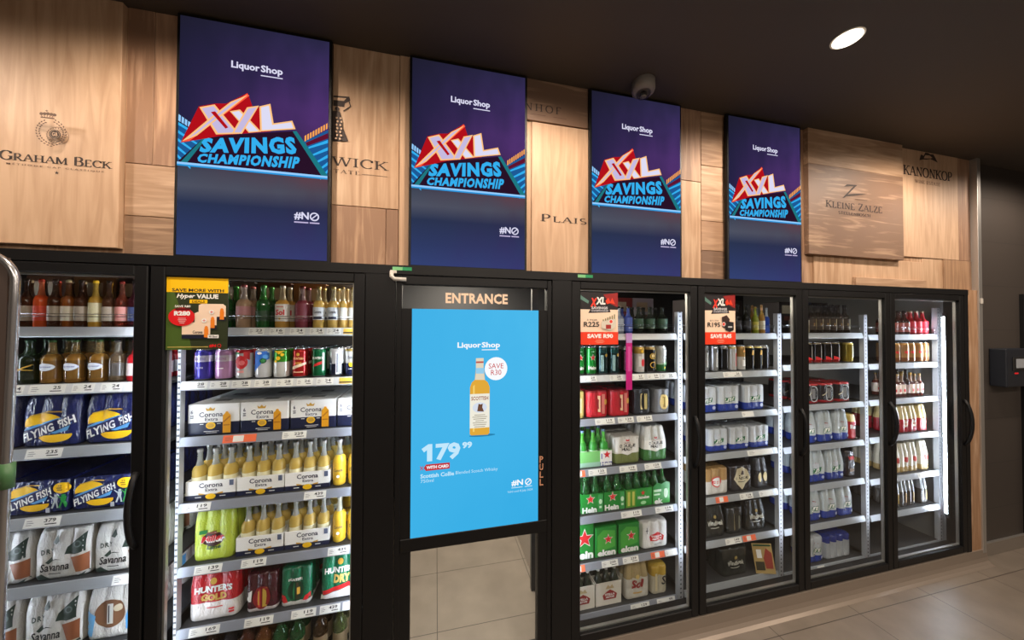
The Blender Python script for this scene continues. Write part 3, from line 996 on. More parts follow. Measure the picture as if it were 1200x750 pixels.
# whisky bottle picture
amber, amber2, cream, capw = glow(226, 170, 60), glow(246, 208, 110), glow(240, 236, 220), glow(226, 214, 190)
a.disc(0.215, 1.181, 0.062, glow(40, 130, 176), 0.006)
a.poly([(0.156, 1.190), (0.163, 1.184), (0.240, 1.182), (0.249, 1.190), (0.249, 1.405), (0.240, 1.428), (0.226, 1.440), (0.221, 1.497), (0.183, 1.498), (0.178, 1.442), (0.164, 1.430), (0.156, 1.408)], amber)
a.poly([(0.170, 1.20), (0.178, 1.20), (0.178, 1.42), (0.170, 1.412)], amber2)
a.poly([(0.1785, 1.442), (0.2255, 1.440), (0.2215, 1.470), (0.1825, 1.471)], capw)
a.poly([(0.1825, 1.471), (0.2215, 1.470), (0.221, 1.497), (0.183, 1.498)], glow(150, 205, 235))
a.rect(0.183, 0.219, 1.497, 1.543, capw)
a.rect(0.183, 0.219, 1.520, 1.528, glow(190, 90, 80))
a.rect(0.1555, 0.248, 1.217, 1.376, cream)
a.text('SCOTTISH', 0.162, 0.242, 1.346, 1.364, glow(150, 70, 50), 0.02)
a.disc(0.202, 1.312, 0.034, glow(214, 222, 236), 0.024)
a.poly([(0.190, 1.295), (0.196, 1.330), (0.206, 1.326), (0.216, 1.330), (0.214, 1.312), (0.222, 1.292)], glow(110, 74, 56))
for i, wd in enumerate((.05, .07, .06, .04, .066, .06, .05)):
    a.rect(0.202 - wd / 2, 0.202 + wd / 2, 1.276 - i * .009, 1.279 - i * .009, glow(150, 140, 120))
a.disc(0.2785, 1.492, 0.0545, gw)
a.text('SAVE', 0.243, 0.314, 1.493, 1.517, gred)
a.text('R30', 0.254, 0.304, 1.462, 1.487, gred)
a.text('79', 0.002, 0.113, 1.083, 1.160, gi, 0.045)
a.poly([(-0.036, 1.083), (-0.013, 1.083), (-0.013, 1.160), (-0.031, 1.160), (-0.060, 1.141), (-0.049, 1.125), (-0.036, 1.134)], gi)
a.text('99', 0.121, 0.167, 1.128, 1.158, gi, 0.05)
a.poly([(-0.050, 1.055), (-0.040, 1.070), (0.065, 1.070), (0.065, 1.043), (-0.040, 1.041)], gr)
a.line(-0.066, 1.064, -0.052, 1.047, .003, gr).line(-0.066, 1.047, -0.052, 1.064, .003, gr)
a.text('WITH CARD', -0.038, 0.060, 1.049, 1.063, gw, 0.04)
a.text('Scottish Collie', -0.064, 0.085, 1.010, 1.029, gi, 0.03)
a.text('Blended Scotch Whisky', 0.092, 0.288, 1.009, 1.028, gi)
a.text('750ml', -0.063, -0.006, 0.990, 1.005, gi)
a.text('#N', 0.355, 0.412, 0.929, 0.959, gw, 0.03)
a.ring(0.438, 0.944, 0.0165, 0.0045, gw, n=24)
a.line(0.428, 0.935, 0.448, 0.953, .004, gw)
a.rect(0.355, 0.410, 0.921, 0.9245, gi).rect(0.420, 0.457, 0.921, 0.9245, gi)
a.text('Valid until 8 July 2024', 0.335, 0.460, 0.898, 0.911, gi)
put('screen_lettering', a.mesh('graphic'), disp)
SKIN = print_mat(236, 205, 178)
a = Art(0.0095)
a.text('ENTRANCE', 0.042, 0.336, 1.799, 1.848, SKIN, 0.035, 0, 1.05)
e = put('door_lettering', a.mesh('lettering'), door)
e['label'] = 'cream capital letters on the upper glass'
a = Art(0.0032)
for i, ch in enumerate('PULL'):
    a.text(ch, 0.497, 0.516, 1.026 - i * 0.037, 1.058 - i * 0.037, print_mat(196, 140, 110), 0.03)
e = put('pull_lettering', a.mesh('lettering'), door)
e['label'] = 'small copper coloured letters stacked upright'
m = MB()
m.tube([(-0.192, -0.010, 1.934), (-0.192, -0.016, 1.912), (-0.180, -0.018, 1.900), (-0.130, -0.018, 1.899)], 0.009, WHITEPLASTIC, 10)
m.box(-0.200, -0.172, -0.010, 0.002, 1.926, 1.940, WHITEPLASTIC, 0.002)
put('door_hinge', m.mesh(), door)['label'] = 'grey pivot hinge at the top corner'

GREEN1, GREEN2 = print_mat(120, 190, 130), print_mat(20, 140, 84)
for x0, lab in ((-0.190, 'small green sticker above the entrance door hinge'), (0.696, 'small green sticker above the R225 cooler door')):
    o = put('green_sticker', MB().box(x0, x0 + 0.042, -0.0035, -0.0018, 1.941, 1.956, GREEN1).box(x0 + 0.042, x0 + 0.082, -0.0035, -0.0018, 1.941, 1.956, GREEN2).mesh())
    tag(o, lab, 'sticker', 'green stickers on the surround')

# ------------------------------------------------------------------ posters stuck to the glass
def poster(x0, x1, z0, z1, label):
    o = put('promotional_poster', MB().box(x0, x1, 0.0085, 0.0118, z0, z1, print_mat(24, 24, 26)).mesh())
    return tag(o, label, 'poster', 'price posters on the cooler glass')


o = poster(-1.0185, -0.815, 1.598, 1.881, 'yellow-topped poster with red R280 disc on cooler glass')
a = Art(0.0084, 0.0002)
PX0, PZ0, PW, PH = -1.0185, 1.598, 0.2035, 0.283
YEL, RED, CREAM, ORG, NAVY = print_mat(250, 196, 10), print_mat(214, 24, 30), print_mat(240, 214, 190), print_mat(232, 130, 30), print_mat(26, 28, 50)


def pp(u, v):
    return (PX0 + u * PW, PZ0 + (1 - v) * PH)


def prect(u0, u1, v0, v1, mm):
    x0, z1 = pp(u0, v0); x1, z0 = pp(u1, v1)
    a.rect(x0, x1, z0, z1, mm)


def ptext(s, u0, u1, v0, v1, mm, bold=0.0, shear=0.0):
    x0, z1 = pp(u0, v0); x1, z0 = pp(u1, v1)
    a.text(s, x0, x1, z0, z1, mm, bold, shear)


GRN, DGRN = print_mat(72, 96, 36), print_mat(44, 52, 30)
prect(0, 1, .205, 1, DGRN)
a.poly([pp(0, .205), pp(0, 1), pp(.42, 1), pp(.30, .60), pp(.12, .205)], GRN)
prect(0, 1, 0, .205, YEL)
ptext('SAVE MORE WITH', .085, .93, .152, .196, INK, 0.03)
ptext('Hyper', .16, .46, .225, .30, PAPER, 0.03, 0.3)
ptext('VALUE', .48, .84, .225, .29, PAPER, 0.05)
prect(.37, .66, .305, .355, YEL)
ptext('DEALS', .41, .62, .314, .347, print_mat(110, 80, 10), 0.03)
for (u0, v0, u1, v1) in ((.52, .36, .97, .54), (.46, .475, .82, .66), (.26, .62, .72, .79)):
    a.poly([pp(u0, v0 + .02), pp(u0 + .05, v0), pp(u1 - .05, v0), pp(u1, v0 + .03), pp(u1, v1), pp(u0, v1)], CREAM)
    prect(u0, u1, v1, v1 + .055, NAVY)
    prect(u1 - .10, u1 - .03, v1 - .075, v1 + .04, ORG)
    x, z = pp(u1 - .065, v1 - .085)
    a.disc(x, z, .006, ORG, .010)
for (u, v) in ((.74, .475), (.62, .595)):
    x, z = pp(u, v)
    a.disc(x, z, .0085, PAPER)
    a.line(x - .005, z, x + .005, z, .0022, RED).line(x, z - .005, x, z + .005, .0022, RED)
ptext('Corona', .44, .60, .735, .775, NAVY, 0.02)
x, z = pp(.26, .545)
a.disc(x, z, .043, RED, .036)
ptext('SAVE R80', .15, .40, .385, .415, PAPER, 0.03)
prect(.16, .39, .425, .455, print_mat(90, 10, 16))
ptext('R280', .14, .40, .465, .53, PAPER, 0.06)
for i, wd in enumerate((.12, .14, .11, .08)):
    prect(.27 - wd / 2, .27 + wd / 2, .56 + i * .022, .570 + i * .022, print_mat(240, 170, 170))
prect(.69, .87, .795, .84, PAPER)
ptext('410ml', .71, .85, .803, .833, INK, 0.02)
prect(.05, .70, .955, .966, print_mat(190, 170, 90))
ptext('#N', .72, .83, .925, .97, RED, 0.05)
x, z = pp(.885, .947)
a.ring(x, z, .007, .0022, RED, n=16)
put('poster_print', a.mesh('print'), o)


def xxl_poster(x0, x1, z0, z1, price, save, forline, label, dark):
    global a, PX0, PZ0, PW, PH
    o = poster(x0, x1, z0, z1, label)
    PX0, PZ0, PW, PH = x0, z0, x1 - x0, z1 - z0
    a = Art(0.0084, 0.0002)
    BLK, TAN, HOT, MAR = print_mat(26, 20, 24), print_mat(246, 216, 190), print_mat(232, 60, 28), print_mat(150, 26, 24)
    prect(0, 1, 0, .34, BLK)
    a.poly([pp(.60, .04), pp(1, 0), pp(1, .28), pp(.80, .22)], MAR)
    a.poly([pp(0, .06), pp(.22, .17), pp(.20, .22), pp(0, .14)], print_mat(90, 130, 120))
    prect(0, 1, .33, .76, TAN)
    a.poly([pp(.20, .40), pp(.30, .27), pp(.74, .25), pp(.80, .38)], BLK)
    ptext('X', .25, .44, .11, .28, print_mat(236, 60, 44), 0.05, 0.2)
    ptext('XL', .40, .66, .09, .235, PAPER, 0.05, 0.1)
    a.poly([pp(.66, .16), pp(.74, .10), pp(.80, .20), pp(.70, .225)], HOT)
    a.poly([pp(.78, .20), pp(.84, .10), pp(.92, .22)], HOT)
    ptext('SAVINGS', .28, .72, .275, .325, print_mat(200, 200, 205), 0.05)
    ptext('CHAMPIONSHIP', .27, .74, .335, .372, print_mat(180, 180, 186), 0.04)
    ptext(forline, .16, .44, .515, .545, INK, 0.0)
    ptext(price, .08, .49, .565, .66, INK, 0.02)
    prect(0, 1, .76, 1, HOT)
    ptext(save, .17, .86, .795, .88, PAPER, 0.05)
    for i, wd in enumerate((.20, .26, .18)):
        prect(.5 - wd / 2, .5 + wd / 2, .912 + i * .025, .919 + i * .025, print_mat(250, 180, 150))
    if dark:
        a.poly([pp(.54, .46), pp(.70, .42), pp(.80, .50), pp(.74, .70), pp(.56, .66)], print_mat(60, 40, 36))
        a.poly([pp(.64, .58), pp(.74, .545), pp(.93, .56), pp(.93, .72), pp(.80, .755), pp(.66, .72)], print_mat(30, 28, 30))
        prect(.74, .88, .64, .67, print_mat(190, 190, 190))
        x, z = pp(.60, .60)
    else:
        for i in range(6):
            u = .58 + .06 * i
            prect(u, u + .03, .42 + .02 * (5 - i), .56, print_mat(120, 130, 100))
        a.poly([pp(.54, .56), pp(.94, .50), pp(.94, .66), pp(.78, .735), pp(.54, .68)], print_mat(214, 206, 190))
        prect(.66, .80, .62, .70, print_mat(160, 40, 36))
        x, z = pp(.80, .56)
    a.disc(x, z, .012, PAPER).disc(x, z, .009, print_mat(230, 70, 50))
    put('poster_print', a.mesh('print'), o)


xxl_poster(0.716, 0.927, 1.600, 1.870, 'R225', 'SAVE R90', '3 FOR', 'red-bottomed poster pricing R225 on glass beside the entrance', False)
xxl_poster(1.470, 1.680, 1.594, 1.880, 'R195', 'SAVE R45', 'BUY 2 FOR', 'red-bottomed poster pricing R195 on cooler glass', True)

# ------------------------------------------------------------------ interior lights: vertical strips inside the door jambs
LEDM = glow(232, 240, 255, LED_E)


def led(x, n, label, cy=0.088, e=1.0):
    """strip x, 25 mm wide, facing n (x, y); set back in the jamb"""
    l = math.hypot(*n)
    nx, ny = n[0] / l, n[1] / l
    tx, ty = -ny, nx
    cx = x
    hw = 0.011
    m = MB()
    pts = [(cx + tx * hw, cy + ty * hw), (cx - tx * hw, cy - ty * hw), (cx - tx * hw - nx * 0.010, cy - ty * hw - ny * 0.010), (cx + tx * hw - nx * 0.010, cy + ty * hw - ny * 0.010)]
    m.prism(pts, 'z', 0.30, 1.80, DARKMETAL)
    o = put('light_strip', m.mesh())
    tag(o, label, 'light strip', 'upright light strips inside the coolers')
    m = MB()
    q = [(p[0] + nx * 0.001, p[1] + ny * 0.001) for p in pts[:2]]
    q += [(q[1][0] + nx * 0.003, q[1][1] + ny * 0.003), (q[0][0] + nx * 0.003, q[0][1] + ny * 0.003)]
    m.prism(q, 'z', 0.33, 1.77, glow(232, 240, 255, LED_E * e))
    put('diffuser', m.mesh(), o)['label'] = 'glowing white diffuser'


led(-1.80, (.62, .78), 'light strip inside the crest-panel cooler, hidden behind the metal rail')
led(-1.112, (-.62, .78), 'light strip in crest-panel cooler against the poster cooler jamb', .064)
led(-1.070, (.5, .87), 'light strip in the yellow-poster cooler, jamb away from entrance', .068, .32)
led(-0.325, (-.62, .78), 'light strip in the yellow-poster cooler, jamb next to entrance')
led(0.690, (.62, .78), 'light strip in the R225 cooler, jamb next to entrance')
led(1.447, (0, 1), 'light strip behind the post between the R225 and R195 doors', .048, .7)
led(2.219, (0, 1), 'light strip behind the post after the R195 door', .048, .7)
led(2.990, (0, 1), 'light strip behind the post before the end door', .048, .7)
led(3.655, (-.83, .56), 'bright bare light strip lit in full view in the end cooler', .088, 1.7)

# ------------------------------------------------------------------ shelving
BAYS = {
    1: ('crest-panel cooler', -1.81, -1.10),
    2: ('yellow-poster cooler', -1.045, -0.325),
    4: ('R225 cooler', 0.680, 1.388),
    5: ('R195 cooler', 1.436, 2.140),
    6: ('posterless cooler', 2.190, 2.905),
    7: ('end cooler', 2.960, 3.682),
}
ZS = {1: [1.682, 1.457, 1.208, .943, .68, .41, .14], 2: [1.68, 1.451, 1.215, .937, .671, .414, .14], 4: [1.648, 1.417, 1.177, .901, .645, .389, .117],
      5: [1.648, 1.411, 1.16, .915, .652, .39, .13], 6: [1.649, 1.441, 1.172, .905, .64, .381, .104], 7: [1.636, 1.428, 1.174, .911, .62, .369, .10]}
ORD = ['first', 'second', 'third', 'fourth', 'fifth', 'sixth', 'seventh', 'eighth', 'ninth', 'tenth', 'eleventh', 'twelfth']
SHELFNAME = ['top shelf', 'second shelf', 'third shelf', 'fourth shelf', 'fifth shelf', 'sixth shelf', 'lowest shelf']
YF, YL = 0.165, 0.140      # front face of the goods, front lip of a shelf
DEPTH = 0.70


def upright(x, y, z0, z1, label):
    o = put('shelf_upright', MB().box(-0.015, 0.015, 0.0, 0.028, z0, z1, PERF).mesh(), None, (x, y, 0))
    tag(o, label, 'shelf post', 'perforated shelf posts')


for x, lab in ((1.412, 'between the R225 and R195 coolers'), (2.164, 'between the R195 and posterless coolers'),
               (2.933, 'between posterless and end coolers')):
    upright(x, 0.130, 0.058, 1.78, 'bright perforated post ' + lab)
o = put('shelf_upright', MB().box(-0.005, 0.005, 0.0, 0.028, 0.058, 1.78, PERF).mesh(), None, (-1.051, 0.130, 0))
tag(o, 'thin bright post edge between the crest-panel and yellow-poster coolers', 'shelf post', 'perforated shelf posts')
upright(-0.312, 0.130, 0.058, 1.78, 'perforated post of yellow-poster cooler hidden behind the entrance column')
upright(0.668, 0.130, 0.058, 1.78, 'perforated post of R225 cooler hidden behind the entrance column')
upright(3.702, 0.135, 0.058, 1.84, 'perforated post against the end wall of the last cooler')
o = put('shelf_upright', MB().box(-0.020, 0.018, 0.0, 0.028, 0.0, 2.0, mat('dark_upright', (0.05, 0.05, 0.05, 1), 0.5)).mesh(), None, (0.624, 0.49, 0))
tag(o, 'dark perforated post seen through the entrance door glass', 'shelf post', 'perforated shelf posts')
m = MB()
for i in range(70):
    m.box(0.612, 0.618, 0.4885, 0.4901, 0.03 + i * 0.025, 0.040 + i * 0.025, ALU)
put('hole_pattern', m.mesh(), o)


def shelf(bay, k):
    name, x0, x1 = BAYS[bay]
    z = ZS[bay][k]
    m = MB()
    m.box(x0, x1, YL, YL + DEPTH, z - 0.012, z, mat('shelf_wire_dark', (0.035, 0.036, 0.038, 1), 0.5, 0.3))
    o = put('cooler_shelf', m.mesh())
    tag(o, '%s with price rail in the %s' % (SHELFNAME[k], name), 'shelf', 'cooler shelves')
    h = 0.034 if bay != 1 else 0.037
    rail = RAILGREY if bay in (2, 4) and k >= 2 else RAILWHITE
    r = MB()
    r.prism([(YL - 0.001, z + 0.004), (YL - 0.006, z + 0.004), (YL - 0.016, z - h + 0.004), (YL - 0.012, z - h), (YL - 0.001, z - h + 0.006)], 'x', x0, x1, rail)
    put('price_rail', r.mesh(), o)
    if k == 0:
        g = MB()
        for zz in (0.055, 0.045):
            g.tube([(x0 + 0.004, YL + 0.004, z + zz), (x1 - 0.004, YL + 0.004, z + zz)], 0.0014, CHROME if zz > .05 else DARKMETAL, 6)
        g.tube([(x0 + 0.004, YL + 0.004, z), (x0 + 0.004, YL + 0.004, z + 0.055)], 0.002, CHROME, 6)
        g.tube([(x1 - 0.004, YL + 0.004, z), (x1 - 0.004, YL + 0.004, z + 0.055)], 0.002, CHROME, 6)
        put('guard_wire', g.mesh(), o)
    return o, h


TAGP = print_mat(226, 226, 222)


def price_tag(sh, bay, k, h, x0, x1, price, mm=None):
    """paper slip clipped in the sloping rail"""
    z = ZS[bay][k]
    a = Art(0.0, 0.0002)
    zt, zb = z + 0.002, z - h + 0.006
    a.rect(x0, x1, zb, zt, mm or TAGP)
    w = x1 - x0
    if mm is not None:
        a.rect(x0 + w * .30, x0 + w * .62, zb + .003, zt - .003, TAGP)
    if price:
        dw = min(w * .42, .012 * len(price))
        a.text(price, x1 - dw - w * .10 - .004, x1 - w * .10 - .004, zb + (zt - zb) * .46, zt - (zt - zb) * .16, INK, 0.02)
        a.rect(x1 - w * .42, x1 - w * .10, zb + (zt - zb) * .22, zb + (zt - zb) * .32, INK)
    for i in range(3):
        a.rect(x0 + w * .07, x0 + w * (.22 + .05 * (i % 2)), zb + (zt - zb) * (.28 + .2 * i), zb + (zt - zb) * (.33 + .2 * i), print_mat(90, 90, 96))
    me2 = a.mesh('tag')
    sl = 0.010 / (h)
    for v in me2.vertices:
        v.co.y = (YL - 0.0066) - (z + 0.004 - v.co.z) * sl + v.co.y
    put('price_tag', me2, sh)


def strip(sh, bay, k, h, x0, x1, mm):
    z = ZS[bay][k]
    a = Art(0.0, 0.0002)
    a.rect(x0, x1, z - h + 0.005, z + 0.003, mm)
    me2 = a.mesh('strip')
    for v in me2.vertices:
        v.co.y = (YL - 0.0063) - (z + 0.004 - v.co.z) * 0.010 / h
    put('label_strip', me2, sh)['label'] = 'continuous pale label strip'


TAGS = {   # (bay, shelf): [(x0, x1, price, orange?)]
    (1, 0): [], (1, 1): [(-1.60, -1.545, '24', 0), (-1.53, -1.42, '25', 0), (-1.40, -1.33, '24', 0), (-1.31, -1.24, '24', 0), (-1.225, -1.15, '31', 0)],
    (1, 2): [(-1.535, -1.425, '235', 0), (-1.20, -1.12, '235', 0)], (1, 3): [(-1.535, -1.425, '379', 0)], (1, 4): [(-1.26, -1.15, '239', 0)],
    (2, 0): [(-0.80, -0.74, '23', 0), (-0.72, -0.66, '16', 0), (-.64, -.58, '24', 0), (-.56, -.50, '24', 0), (-.49, -.43, '24', 0)],
    (2, 1): [(-1.03, -.95, '28', 0), (-.94, -.87, '28', 0), (-.86, -.79, '28', 0), (-.775, -.71, '28', 0), (-.69, -.625, '28', 0), (-.61, -.545, '26', 0), (-.53, -.46, '24', 0)],
    (2, 2): [(-.890, -.765, '', 1), (-.665, -.568, '229', 0)],
    (2, 3): [(-1.03, -.93, '119', 0), (-.575, -.485, '439', 0)],
    (2, 4): [(-.985, -.885, '139', 0), (-.815, -.72, '119', 0), (-.475, -.385, '439', 0)],
    (2, 5): [(-1.00, -.89, '169', 0), (-.80, -.69, '119', 0), (-.62, -.52, '119', 0), (-.505, -.42, '439', 0), (-.41, -.34, '', 0)],
    (4, 1): [(.79, .87, '29', 0), (.95, 1.03, '29', 0), (1.08, 1.17, '27', 0), (1.19, 1.27, '29', 0), (1.28, 1.37, '26', 0)],
    (4, 2): [(.86, .98, '119', 0), (1.00, 1.10, '129', 0), (1.12, 1.22, '159', 0)],
    (4, 3): [(.75, .80, '', 1), (.82, .93, '125', 0), (1.01, 1.12, '119', 0), (1.17, 1.28, '129', 0)],
    (4, 4): [(1.02, 1.15, '119', 0), (1.24, 1.36, '119', 0)],
    (4, 5): [(.74, .80, '', 1), (.90, 1.00, '239', 0), (1.03, 1.13, '239', 0), (1.21, 1.30, '', 1), (1.305, 1.38, '', 0)],
    (4, 6): [(.72, .77, '', 1), (1.08, 1.20, '129', 0), (1.25, 1.37, '99', 0)],
    (5, 1): [(1.72, 1.86, '26', 0)], (5, 2): [(1.86, 1.95, '', 0)], (5, 3): [(1.90, 2.10, '', 0)],
    (5, 4): [(1.66, 1.75, '', 1), (1.84, 1.94, '119', 0), (1.99, 2.10, '', 0)], (5, 5): [(1.73, 1.85, '149', 0), (1.86, 1.96, '', 1)], (5, 6): [],
    (6, 5): [], (6, 6): [(2.47, 2.53, '', 0)], (7, 4): [(3.44, 3.56, '', 0)], (7, 1): [(3.46, 3.58, '', 0)],
}
SH = {}
for b in BAYS:
    for k in range(7):
        sh, h = shelf(b, k)
        SH[(b, k)] = sh
        name, x0, x1 = BAYS[b]
        if k < 2 and b in (1, 2, 4):
            strip(sh, b, k, h, x0 + 0.005, x1 - 0.004, print_mat(204, 206, 208))
        for (a0, a1, price, org) in TAGS.get((b, k), []):
            price_tag(sh, b, k, h, a0, a1, price, TAGORANGE if org else None)
for b, x0, x1 in ((2, -.42, -.335), (2, -.435, -.335)):
    k = 0 if x0 == -.42 else 1
    a = Art(0.0, 0.0002)
    z = ZS[b][k]
    a.rect(x0, x1, z - 0.026, z, print_mat(222, 176, 60)).rect(x0, x1, z - 0.022, z - 0.016, INK)
    me2 = a.mesh('tag')
    for v in me2.vertices:
        v.co.y = (YL - 0.0072) - (z + 0.004 - v.co.z) * 0.30 + v.co.y
    put('price_tag', me2, SH[(b, k)])['label'] = 'yellow price tag'

# ------------------------------------------------------------------ goods: one prototype per kind, then copies sharing its meshes
KIND = {}     # kind -> dict(name, cat, w, d, h, parts=[(part name, mesh, parent index or None, (x, y, z))])


def kind(key, name, cat, w, d, h, parts):
    KIND[key] = dict(name=name, cat=cat, w=w, d=d, h=h, parts=parts)


SILV = mat('can_silver', (0.70, 0.71, 0.73, 1), 0.25, 0.85)


def can_meshes(r, h, bands, art=None, seg=24):
    """bands: [(fraction of height where the colour starts, material)]; the can's near side touches y=0 of its own frame, axis at y=r"""
    def col(f):
        c = bands[0][1]
        for s, m in bands:
            if f >= s - 1e-6:
                c = m
        return c
    prof = [(r * .80, 0.0, SILV), (r * .90, h * .015, SILV), (r * .985, h * .05, col(.05))]
    fr = sorted({.06, .20, .40, .60, .80, .90} | {s for s, _ in bands if .06 < s < .90})
    prof += [(r, h * f, col(f)) for f in fr]
    prof += [(r * .97, h * .925, col(.92)), (r * .86, h * .968, SILV), (r * .84, h * .975, SILV), (r * .865, h * .988, SILV), (r * .85, h * 1.0, SILV), (r * .80, h * 1.0, SILV), (r * .78, h * .975, SILV)]
    body = MB().lathe(prof, seg, 0, r).mesh('can')
    parts = [('can', body, None, (0, 0, 0))]
    tab = MB().box(-r * .16, r * .16, r * .55, r * 1.25, h * .978, h * .986, SILV, 0.001, 1).mesh('tab')
    parts.append(('ring_pull', tab, 0, (0, 0, 0)))
    if art is not None:
        parts.append(('printed_label', art.mesh('label', bvh_of(body), 0.0005, r * .35), 0, (0, 0, 0)))
    return parts


def can(key, r, h, bands, art=None):
    kind(key, 'drink_can', 'can', 2 * r, 2 * r, h, can_meshes(r, h, bands, art))


def bottle_profile(r, h, glass, liquid, level=.66, neck=.33):
    rn = r * neck
    return [(r * .86, 0, liquid), (r, h * .03, liquid), (r, h * .50, liquid), (r * .98, h * .56, liquid), (r * .80, h * .63, liquid), (r * .55, h * level, glass if level < .7 else liquid), (rn * 1.15, h * .76, glass),
            (rn, h * .90, glass), (rn * 1.15, h * .91, glass), (rn * 1.15, h * .935, glass), (rn, h * .94, glass)]


def bottle_parts(r, h, glass, liquid, cap, label=None, art=None, band=(.14, .44), neckband=None, seg=18, level=.66, cy=None):
    cy = r if cy is None else cy
    body = MB().lathe(bottle_profile(r, h, glass, liquid, level), seg, 0, cy).mesh('bottle')
    parts = [('bottle', body, None, (0, 0, 0))]
    rn = r * .33
    capm = MB().lathe([(rn * 1.22, h * .935, cap), (rn * 1.30, h * .945, cap), (rn * 1.22, h * .985, cap), (rn * .95, h, cap)], seg, 0, cy).mesh('cap')
    parts.append(('cap', capm, 0, (0, 0, 0)))
    if label is not None:
        lab = MB().lathe([(r * 1.012, h * band[0], label), (r * 1.012, h * band[1], label)], seg, 0, cy, cap=False).mesh('label')
        parts.append(('label', lab, 0, (0, 0, 0)))
        if art is not None:
            parts.append(('label_print', art.mesh('print', bvh_of(lab), 0.0005, r * .35), 2, (0, 0, 0)))
    if neckband is not None:
        nb = MB().lathe([(rn * 1.16, h * .80, neckband), (rn * 1.10, h * .90, neckband)], seg, 0, cy, cap=False).mesh('neck_foil')
        parts.append(('neck_foil', nb, 0, (0, 0, 0)))
    return parts


def bottle(key, r, h, glass, liquid, cap, label=None, art=None, **kw):
    kind(key, 'drink_bottle', 'bottle', 2 * r * 1.03, 2 * r * 1.03, h, bottle_parts(r, h, glass, liquid, cap, label, art, **kw))


def wrap_mesh(w, d, h, nx, zones, style, amp=0.006, shrink=None):
    """film round nx-wide contents; zones: [(height fraction, material)], style 'bottle' or 'can'; front face at y=0"""
    N = 112
    if style == 'bottle':
        lev = [(0, .95), (.03, .99), (.08, 1), (.2, 1), (.35, 1), (.46, 1), (.56, .985), (.66, .95), (.76, .90), (.86, .85), (.94, .82), (.985, .78), (1.0, .68)]
    elif style == 'slope':
        lev = [(0, .95), (.03, .99), (.10, 1), (.3, 1), (.5, 1), (.62, 1), (.74, .98), (.86, .945), (.94, .91), (.98, .88), (1.0, .80)]
    else:
        lev = [(0, .95), (.03, .985), (.08, 1), (.25, 1), (.5, 1), (.75, 1), (.90, 1), (.955, .985), (.985, .95), (1.0, .88)]
    zs = sorted({s for s, _ in zones if 0.02 < s < .98})
    lv = []
    for i, (t, s) in enumerate(lev):
        lv.append((t, s))
        if i + 1 < len(lev):
            t2, s2 = lev[i + 1]
            for z in zs:
                if t + .004 < z < t2 - .004:
                    lv.append((z, s + (s2 - s) * (z - t) / (t2 - t)))
    lv.sort()
    mb = MB()
    rows = []
    ry = max(2, round(nx * d / w))
    rc = min(w / nx, d / ry) / 2 * .92
    ax, ay = w / 2 - rc, d / 2 - rc
    per = []
    qa = math.pi * rc / 2
    total = 4 * (ax + ay) + 4 * qa
    for i in range(N):
        t = total * i / N
        for (ln, kind_, p0, p1) in ((2 * ay, 'l', (w / 2, -ay), (w / 2, ay)), (qa, 'a', (ax, ay), 0), (2 * ax, 'l', (ax, d / 2), (-ax, d / 2)), (qa, 'a', (-ax, ay), 90),
                                    (2 * ay, 'l', (-w / 2, ay), (-w / 2, -ay)), (qa, 'a', (-ax, -ay), 180), (2 * ax, 'l', (-ax, -d / 2), (ax, -d / 2)), (qa, 'a', (ax, -ay), 270)):
            if t <= ln + 1e-9:
                f = t / max(ln, 1e-9)
                if kind_ == 'l':
                    per.append((p0[0] + (p1[0] - p0[0]) * f, p0[1] + (p1[1] - p0[1]) * f))
                else:
                    an = math.radians(p1 + 90 * f)
                    per.append((p0[0] + rc * math.cos(an), p0[1] + rc * math.sin(an)))
                break
            t -= ln
        else:
            per.append((w / 2, -ay))
    for (t, s) in lv:
        ring = []
        g = amp * (0.35 + 0.65 * min(1, t * 1.6)) * (1.3 if style == 'can' else 1.5)
        if t < .04:
            g *= .3
        for (px, py) in per:
            x, y = px * s, py * s
            # scallops between neighbouring bottles or cans
            if abs(py) > d / 2 * .96:
                y -= math.copysign(g * (1 - abs(math.sin(math.pi * nx * (px / w + .5)))) ** 1.5, y)
            if abs(px) > w / 2 * .96:
                x -= math.copysign(g * (1 - abs(math.sin(math.pi * ry * (py / d + .5)))) ** 1.5, x)
            ring.append(mb.bm.verts.new((x, d / 2 + y, h * t)))
        rows.append(ring)

    def zm(f):
        c = zones[0][1]
        for s_, m_ in zones:
            if f >= s_ - 1e-6:
                c = m_
        return mb.mi(c)
    for j in range(len(rows) - 1):
        k = zm((lv[j][0] + lv[j + 1][0]) / 2)
        for i in range(N):
            f = mb.bm.faces.new((rows[j][i], rows[j][(i + 1) % N], rows[j + 1][(i + 1) % N], rows[j + 1][i]))
            f.material_index = k
            f.smooth = True
    f = mb.bm.faces.new(rows[0][::-1]); f.material_index = zm(0)
    # top: sunken rows of caps
    cvs = []
    for i in range(N):
        v = rows[-1][i].co
        cvs.append(mb.bm.verts.new((v.x * .55, d / 2 + (v.y - d / 2) * .55, h * 0.985)))
    k = zm(.999)
    for i in range(N):
        f = mb.bm.faces.new((rows[-1][i], rows[-1][(i + 1) % N], cvs[(i + 1) % N], cvs[i])); f.material_index = k; f.smooth = True
    f = mb.bm.faces.new(cvs); f.material_index = k
    return mb.mesh('wrap')


def pack(key, w, d, h, nx, zones, style, art=None, cat='shrink pack', name='shrink_wrapped_pack', amp=0.005, extra=None):
    me = wrap_mesh(w, d, h, nx, zones, style, amp)
    parts = [(name, me, None, (0, 0, 0))]
    if art is not None:
        parts.append(('printed_film', art.mesh('film', bvh_of(me), 0.0007, 0.018), 0, (0, 0, 0)))
    if extra:
        parts += extra
    kind(key, name, cat, w, d, h, parts)


